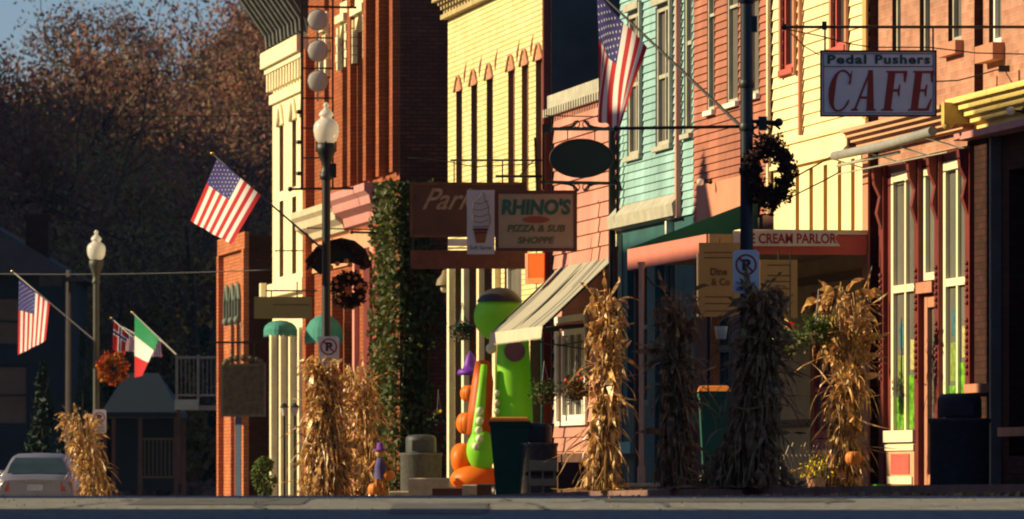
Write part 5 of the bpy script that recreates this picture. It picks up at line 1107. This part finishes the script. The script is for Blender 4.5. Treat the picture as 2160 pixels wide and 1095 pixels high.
# rhinos sign
s_ = 140; t, fr, w_, h_ = board('pizza_sign', 'cream sign with dark red frame reading RHINO\'S PIZZA & SUB SHOPPE', 1046, 403, 1216, 529, s_, mat('rhino_sign_cream', (.30, .235, .16), .6, .1, 3), mat('rhino_frame', (.09, .03, .025), .6), .04)
gl = mat('rhino_green', (.025, .10, .07), .6); dk = mat('rhino_dark', (.09, .10, .05), .6)
textm("RHINO'S", sub(fr, w_*.07, h_*.60), w_*.86, h_*.27, gl, t, bold=.045, shear=.12); textm('PIZZA & SUB', sub(fr, w_*.14, h_*.315), w_*.72, h_*.12, dk, t, bold=.035, shear=.2); textm('SHOPPE', sub(fr, w_*.27, h_*.12), w_*.46, h_*.115, dk, t, bold=.035, shear=.2)
mb = MB(fr); mb.face([(w_*.5+w_*.17*math.cos(a*math.pi/12), .006, h_*.52+h_*.055*math.sin(a*math.pi/12)) for a in range(24)]); mb.build('red_oval', mat('rhino_oval', (.24, .06, .03), .6), t); textm('EST 1980', sub(fr, w_*.40, h_*.50, .006), w_*.2, h_*.045, mat('rhino_cream2', (.4, .25, .15), .6), t) if False else None
# ice cream cone sign
t, fr, w_, h_ = board('ice_cream_sign', 'tall white panel picturing a soft ice cream in a brown cup cone', 985, 401, 1043, 536, 139, mat('cone_sign_white', (.50, .49, .52), .6, .06, 3), None)
ol = [(.22, .43), (.80, .43), (.86, .50), (.84, .60), (.78, .64), (.80, .72), (.74, .80), (.66, .84), (.64, .93), (.56, .965), (.50, .93), (.40, .87), (.22, .80), (.18, .72), (.22, .62), (.17, .52)]
mb = MB(fr); mb.face([(x*w_, .004, z*h_) for x, z in ol]); mb.build('ice_cream_swirl', mat('swirl_white', (.46, .45, .44), .6, .04, 3), t)
mb = MB(fr)
loop = [(x*w_, .006, z*h_) for x, z in ol]; mb.tube(loop, .0045, 4, closed=True)
for z0_, z1_ in ((.80, .84), (.70, .73), (.60, .62), (.51, .53)): mb.tube([(.24*w_, .006, z0_*h_), (.5*w_, .006, (z0_-.02)*h_), (.78*w_, .006, z1_*h_)], .004, 4)
mb.build('outline', mat('swirl_outline', (.10, .10, .12), .6), t)
mb = MB(fr); mb.face([(x*w_, .008, z*h_) for x, z in ((.26, .18), (.34, .43), (.20, .43))][:0] or [(.34*w_, .008, .175*h_), (.66*w_, .008, .175*h_), (.76*w_, .008, .40*h_), (.24*w_, .008, .40*h_)]); mb.build('wafer_cup', mat('wafer_brown', (.24, .09, .035), .6, .15, 9), t)
mb = MB(fr); mb.box(.22*w_, .78*w_, .009, .013, .37*h_, .40*h_); mb.box(.25*w_, .75*w_, .009, .013, .325*h_, .34*h_); mb.build('cup_rim', mat('wafer_dark', (.08, .03, .02), .6), t)
textm('Soft Serve', sub(fr, w_*.1, h_*.07), w_*.8, h_*.06, mat('swirl_outline2', (.14, .14, .16), .6), t, bold=.02)
# park sign (two weathered brown boards)
pk = mat('park_board_brown', (.07, .034, .025), .8, .3, 2.5, streak=False)
t, fr, w_, h_ = board('park_sign', 'large weathered brown sign with white script word Park', 866, 386, 1110, 499, 132, pk, M['dark_wood'], .035)
textm('Park', sub(fr, w_*.10, h_*.50), w_*.48, h_*.40, mat('faded_white', (.25, .18, .14), .8, .3, 8), t, bold=.01, shear=.55)
t, fr, w_, h_ = board('lower_park_sign', 'faded brown lower sign board hanging under the script sign', 866, 528, 1113, 567, 132, mat('park_lower_brown', (.11, .04, .03), .8, .3, 6), None)
textm('LOUNGE', sub(fr, w_*.12, h_*.25), w_*.7, h_*.5, mat('faded_red', (.15, .05, .035), .8), t) if False else None
mb = MB(fr); mb.box(.02, .05, -.03, 0, h_, h_+.30); mb.box(w_-.3, w_-.27, -.03, 0, h_, h_+.30); mb.build('hanger', iron, t)
t, fr, w_, h_ = board('small_white_sign', 'narrow white strip sign between the two brown boards', 945, 504, 990, 519, 133, mat('strip_white', (.62, .64, .58), .6), None)
mb = MB(fr); mb.box(0, w_, -.03, 0, -.045, -.02); mb.build('lower_rail', mat('strip_white2', (.5, .5, .45), .6), t)
s_ = 132; br = thing('sign_bracket', 'black double bar bracket above the brown script sign', 'bracket', P(1040, 350, s_)); mb = MB(); mb.bar(P(950, 338, s_), P(1160, 338, s_), .016); mb.bar(P(1045, 372, s_), P(1165, 372, s_), .022)
mb.tube([P(x, y, s_) for x, y in ((860, 333), (900, 336), (950, 342), (1000, 352), (1130, 345))], .008, 5); mb.bar(P(1060, 338, s_), P(1060, 386, s_), .012); mb.bar(P(958, 338, s_), P(958, 386, s_), .01); mb.bar(P(1128, 290, s_), P(1132, 400, s_), .014); mb.tube([P(1095, 372, s_), P(1112, 352, s_), P(1128, 338, s_)], .01, 5); mb.build('bar', iron, br)
# oval sign
s_ = 143; c = P(1226, 334, s_); t = thing('oval_sign', 'dark oval hanging sign between two scrolled black bars', 'sign', c+Vector((0, 0, -.3))); fr = Frame(c, (1, 0, 0), (0, -1, 0), (0, 0, 1))
mb = MB(fr); mb.prism([(.475*math.cos(a*math.pi/20), .29*math.sin(a*math.pi/20)) for a in range(40)], 1, -.03, .02); mb.build('board', mat('oval_black', (.012, .02, .02), .6), t)
mb = MB(fr); mb.tube([(.462*math.cos(a*math.pi/20), .022, .277*math.sin(a*math.pi/20)) for a in range(40)], .013, 5, closed=True); mb.build('rim', mat('oval_rim', (.035, .015, .012), .6), t)
mb = MB(fr); 
for x in (-.2, .2): mb.bar((x, 0, .27), (x, 0, .42), .008, 4)
mb.build('hanger', iron, t)
br = thing('sign_bracket', 'black scrolled bracket frame around the dark oval sign', 'bracket', P(1226, 385, s_)); mb = MB()
mb.bar(P(1147, 272, s_), P(1303, 272, s_), .026, 8); mb.bar(P(1140, 384, s_), P(1305, 387, s_), .024, 8); mb.bar(P(1147, 262, s_), P(1147, 400, s_), .02, 8); mb.box(P(1144, 272, s_).x, P(1160, 272, s_).x, F/s_-.03, F/s_+.03, (1000-280)/s_, (1000-262)/s_); mb.bar(P(1150, 244, s_), P(1300, 247, s_), .008, 6)
mb.tube([P(x, y, s_) for x, y in ((1300, 247), (1365, 252), (1372, 262))], .008, 5); mb.build('bar', iron, br)
mb = MB()
for base_, sg in ((272, 1), (385, -1)):
    for dx in (-1, 1):
        mb.tube([P(1226+dx*(6+10*q+ (8 if q > 2 else 0)), base_-sg*(16*math.exp(-q*.8)+2*(q == 0)), s_) for q in range(6)], [.016, .02, .02, .016, .012, .008], 6)
        mb.tube([P(1226+dx*(10+7*math.cos(a*.6)), base_-sg*(10+7*math.sin(a*.6)), s_) for a in range(10)], .009, 5)
mb.tube([P(1296, 372, s_), P(1304, 385, s_), P(1308, 402, s_)], .035, 8); mb.build('scroll', iron, br)
MB().bar(P(1303, 262, s_), P(1303, 470, s_), .025, 8).build('wall_post', iron, br)
# orange banner
t, fr, w_, h_ = board('orange_banner', 'bright orange hanging banner above the lime inflatable', 1110, 534, 1152, 598, 136, mat('orange_banner_cloth', (.95, .22, .01), .6, .12, 3, transl=.5), None, th=.02)
B('side_strip', t, mat('pink_strip', (.75, .3, .2), .7), (-.06, -.002, -.3, .005, -.0, h_), fr=fr); B('lower_band', t, mat('orange_pale_band', (.95, .42, .15), .6, transl=.4), (.0, w_, .001, .006, .0, h_*.18), fr=fr)
t.rotation_euler = (0, 0, math.radians(-38))
MB(fr).bar((w_/2, 0, h_), (w_/2, 0, h_+.5), .008).build('cord', iron, t)
# olive sign
t, fr, w_, h_ = board('olive_sign', 'plain olive yellow sign board above the jade awnings', 536, 626, 657, 672, 107, mat('olive_board', (.20, .185, .065), .7, .08, 4), None, th=.06)
textm('ANTIQUES', sub(fr, w_*.33, h_*.60), w_*.58, h_*.06, mat('olive_dark', (.1, .09, .03), .7), t, bold=.02) if False else None
B('rule_line', t, mat('olive_dark', (.10, .09, .03), .7), (w_*.33, w_*.96, .001, .004, h_*.60, h_*.66), fr=fr)
mb = MB(fr); mb.bar((w_*.75, -.03, h_), (w_*.75, -.03, h_+.3), .012); mb.bar((w_*.3, -.03, h_), (w_*.3, -.03, h_+.12), .012); mb.bar((w_*.2, -.03, h_+.12), (w_*1.1, -.03, h_+.12), .015); mb.build('bracket', iron, t)
# marquee frame with three round globes
s_ = 112; t = thing('marquee_frame', 'tall black ladder sign frame with three round white discs', 'sign', P(668, 400, s_)); mb = MB()
mb.bar(P(637, -30, s_), P(637, 400, s_), .028); mb.bar(P(702, -30, s_), P(702, 398, s_), .018)
for y in (14, 80, 144, 207, 270, 333): mb.bar(P(637, y, s_), P(702, y, s_), .014)
mb.bar(P(608, 399, s_), P(775, 397, s_), .024); mb.bar(P(637, 14, s_), P(752, 16, s_), .022); mb.ball(P(612, 399, s_), .05, n=10); mb.build('frame', iron, t)
for y in (42, 107, 171):
    mb = MB(); mb.lathe(P(670, y, s_), [(.01, -.21), (.10, -.185), (.17, -.12), (.205, 0), (.17, .12), (.10, .185), (.01, .21)], 24, 0, 1, .35); mb.bar(P(670, y+24, s_), P(670, y+42, s_), .02); mb.build('disc', mat('dusty_globe', (.50, .45, .36), .35, .12, 4), t)
mb = MB(); 
for y in (236, 300, 366): mb.ball(P(630, y, s_), .045, n=8)
mb.build('insulator', iron, t)
# horizontal bars near the middle lamp
def rod(pts, s_, r_, label, name='iron_rod', grp='thin iron rods and stays'):
    mb = MB(); mb.tube([P(x, y, s_) for x, y in pts], r_, 6); mb.ball(P(*pts[0], s_), r_*1.8, n=8); o = mb.build(name, iron, origin=P(*pts[0], s_)); tag(o, label, 'rod', grp)
rod([(650, 481), (720, 483), (842, 486)], 113, .012, 'thin iron rod running from the cream building to the ivy top'); rod([(742, 490), (835, 492)], 114, .02, 'short thick iron bar ending at the ivy column'); rod([(582, 529), (640, 529)], 106, .012, 'short iron rod on the cream facade left of the fan garland')
rod([(1600, 420), (1680, 372), (1822, 292)], 172, .010, 'upper slanting stay wire across the slotted panel'); rod([(1640, 430), (1740, 380), (1830, 330)], 170, .009, 'lower slanting stay wire across the slotted panel')
rod([(1345, 560), (1378, 600), (1420, 625)], 160, .012, 'dark brace under the salmon red fascia'); rod([(1140, 722), (1290, 745)], 139, .010, 'thin rod under the grey awning')
# tan menu boards
tanb = mat('menu_board_tan', (.36, .24, .09), .7, .12, 3); tdk = mat('menu_brown', (.13, .07, .02), .7)
t, fr, w_, h_ = board('menu_board', 'tan menu board hanging left of the nearest lamp post', 1474, 512, 1562, 668, 176, tanb, None)
textm('Dine', sub(fr, w_*.28, h_*.56), w_*.4, h_*.10, tdk, t, bold=.03); textm('& Co', sub(fr, w_*.30, h_*.42), w_*.45, h_*.10, tdk, t, bold=.02)
for z_ in (.86, .79, .26, .17, .07): B('text_line', t, tdk, (w_*(.12 if z_ > .3 else .15), w_*.8, .001, .004, h_*z_, h_*z_+.012), fr=fr)
B('edge_strip', t, M['cream_trim'], (-.02, -.001, -.045, .008, 0, h_*.85), fr=fr)
MB(fr).bar((w_*.5, -.02, h_), (w_*.5, -.02, h_+.05), .01).build('hanger', iron, t)
t, fr, w_, h_ = board('menu_board', 'shaded tan menu board hanging right of the nearest lamp post', 1603, 548, 1682, 672, 175, tanb, None)
for z_ in (.9, .72, .62, .5, .36, .2, .1): B('text_line', t, tdk, (w_*.2, w_*.8, .001, .004, h_*z_, h_*z_+.014), fr=fr)
MB(fr).bar((w_*.5, -.02, h_), (w_*.5, -.02, h_+.12), .01).build('hanger', iron, t)
# ornate dark hanging sign by the orange building
s_ = 97; t, fr, w_, h_ = board('carved_sign', 'dark mottled carved sign hanging before the orange brick building', 467, 768, 560, 878, s_, mat('carved_board', (.09, .07, .05), .9, .5, 9), mat('carved_edge', (.13, .11, .08), .8), .04)
mb = MB(fr); 
for k in range(9): a = math.pi*k/8; mb.ball((w_/2-.40*math.cos(a), -.02, h_+.13*math.sin(a)), .07, n=8)
mb.build('crest', mat('carved_crest', (.10, .08, .05), .9), t); mb = MB(fr); mb.bar((-.3, -.02, h_+.47), (w_+.5, -.02, h_+.47), .022); mb.bar((w_*.25, -.02, h_), (w_*.25, -.02, h_+.47), .01); mb.bar((w_*.75, -.02, h_), (w_*.75, -.02, h_+.47), .01); mb.build('bracket', iron, t)
# wall lantern in the alley, small dome lamp
s_ = 121; c = P(940, 590, s_); t = thing('wall_lantern', 'dusty bell shaded wall lantern in the dark alley mouth', 'lamp', c); MB().lathe(c, [(.17, -.1), (.15, .0), (.08, .08), (.05, .16), (.0, .18)], 18).build('lamp_shade', mat('dusty_brass', (.20, .15, .08), .6, .3, 5), t); MB().tube([c+Vector((0, 0, .17)), c+Vector((0, .1, .26)), c+Vector((.1, .2, .2)), c+Vector((.2, .4, .2))], .016, 6).build('arm', iron, t); MB().ball(c+Vector((-.02, 0, -.16)), .07).build('bulb', mat('dusty_bulb', (.4, .36, .28), .3), t)
for k, x in enumerate((600, 622)):
    c = P(x, 862, 108); t = thing('post_lantern', ('left', 'right')[k]+' one of the pair of small lanterns before the cream columns', 'lamp', c, 'pair of small lanterns'); MB().lathe(c, [(.04, -.14), (.07, .0), (.08, .02)], 12).build('glass', mat('lantern_glass', (.45, .42, .36), .2), t); MB().lathe(c, [(.10, .022), (.05, .08), (.0, .12)], 12).build('cap', iron, t); MB().bar(c+Vector((0, 0, -.14)), c+Vector((0, 0, -1.9)), .02).build('post', iron, t)
# ================= parked car =================
s_ = 97; c = P(74, 1000, s_); zc = zr(c.y); car = thing('parked_car', 'silver sedan seen from behind beside the far corn shock', 'car', (c.x, c.y, zc)); fr = Frame((c.x, c.y, zc), (1, 0, 0), (0, 1, 0), (0, 0, 1))
silver = mat('car_silver', (.36, .34, .36), .3, .05, 2, metal=.7, spec=.6)
def loft(mb, secs, m=0):
    base = len(mb.v); n = len(secs[0])
    for sec in secs: mb.v += [mb.fr.pt(*p) for p in sec]
    for i in range(len(secs)-1):
        for k in range(n):
            k2 = (k+1) % n; mb.f.append((base+i*n+k, base+i*n+k2, base+(i+1)*n+k2, base+(i+1)*n+k)); mb.m.append(m); mb.sm.append(True); mb.uv.append([(0, 0)]*4)
    for i0 in (0, len(secs)-1): mb.f.append(tuple(base+i0*n+k for k in range(n))); mb.m.append(m); mb.sm.append(False); mb.uv.append([(0, 0)]*n)
def sect(y, hw, z0, z1, rnd=.12, tuck=.04):
    pts = []
    for a, b in ((-1, 0), (-1, 1)): pass
    P_ = [(-hw+tuck, z0), (-hw, z0+rnd), (-hw, (z0+z1)/2), (-hw+.03, z1-rnd), (-hw+.12, z1-.02), (-hw*.5, z1), (0, z1+.01), (hw*.5, z1), (hw-.12, z1-.02), (hw-.03, z1-rnd), (hw, (z0+z1)/2), (hw, z0+rnd), (hw-tuck, z0), (0, z0)]
    return [(x, y, z) for x, z in P_]
mb = MB(fr); loft(mb, [sect(y, hw, z0, z1) for y, hw, z0, z1 in ((0, .78, .38, .86), (.04, .84, .30, .93), (.15, .87, .24, .965), (.6, .885, .2, .98), (1.2, .89, .2, .97), (2.4, .89, .2, .95), (3.3, .88, .2, .92), (4.1, .85, .22, .80), (4.5, .76, .28, .68), (4.6, .6, .36, .6))]); mb.build('body', silver, car)
def gh(y, hb, ht, z0, z1): return [(-hb, y, z0), (-ht, y, z1-.05), (-ht+.10, y, z1), (0, y, z1+.02), (ht-.10, y, z1), (ht, y, z1-.05), (hb, y, z0)]
mb = MB(fr); loft(mb, [gh(y, hb, ht, .93, z1) for y, hb, ht, z1 in ((.55, .80, .76, .97), (.8, .80, .66, 1.22), (1.0, .80, .60, 1.38), (1.4, .80, .58, 1.43), (2.0, .80, .58, 1.42), (2.4, .80, .60, 1.36), (3.1, .80, .76, .96))]); cab = mb.build('roof', silver, car)
mb = MB(fr); mb.face(((-.66, .535, 1.0), (.66, .535, 1.0), (.60, .73, 1.20), (-.60, .73, 1.20))); mb.face(((-.60, .73, 1.20), (.60, .73, 1.20), (.50, .90, 1.345), (-.50, .90, 1.345)))
mb.build('rear_window', mat('car_glass', (.03, .05, .055), .1, .3, 2, spec=.7), car)
rl = mat('tail_light_red', (.35, .06, .05), .25, .15, 8)
for sx in (-1, 1): MB(fr).hexa([(sx*.56, -.012, .60), (sx*.79, .01, .60), (sx*.80, .06, .62), (sx*.56, .06, .60)], [(sx*.56, .0, .84), (sx*.80, .02, .82), (sx*.82, .08, .84), (sx*.56, .08, .84)]).build('tail_light', rl, car)
mb = MB(fr); mb.box(-.84, .84, -.06, .08, .36, .54); mb.build('bumper', silver, car); pl_ = MB(fr).box(-.17, .17, -.03, -.015, .62, .76).build('licence_plate', mat('plate_grey', (.42, .42, .44), .5), car)
MB(fr).box(-.35, .35, -.025, -.005, .79, .83).build('trim_strip', mat('chrome', (.5, .5, .5), .2, metal=1), car)
for sx in (-1, 1):
    for y in (.85, 3.6):
        w = MB(fr).tube([(sx*.70, y, .31), (sx*.88, y, .31)], .31, 20).build('wheel', M['black'], car); MB(fr).tube([(sx*.85, y, .31), (sx*.892, y, .31)], .19, 16).build('rim', mat('rim_alloy', (.4, .4, .4), .3, metal=.8), w)
    MB(fr).ball((sx*.95, 2.5, 1.0), .09, 1, .6, .8, 12).build('wing_mirror', silver, car)
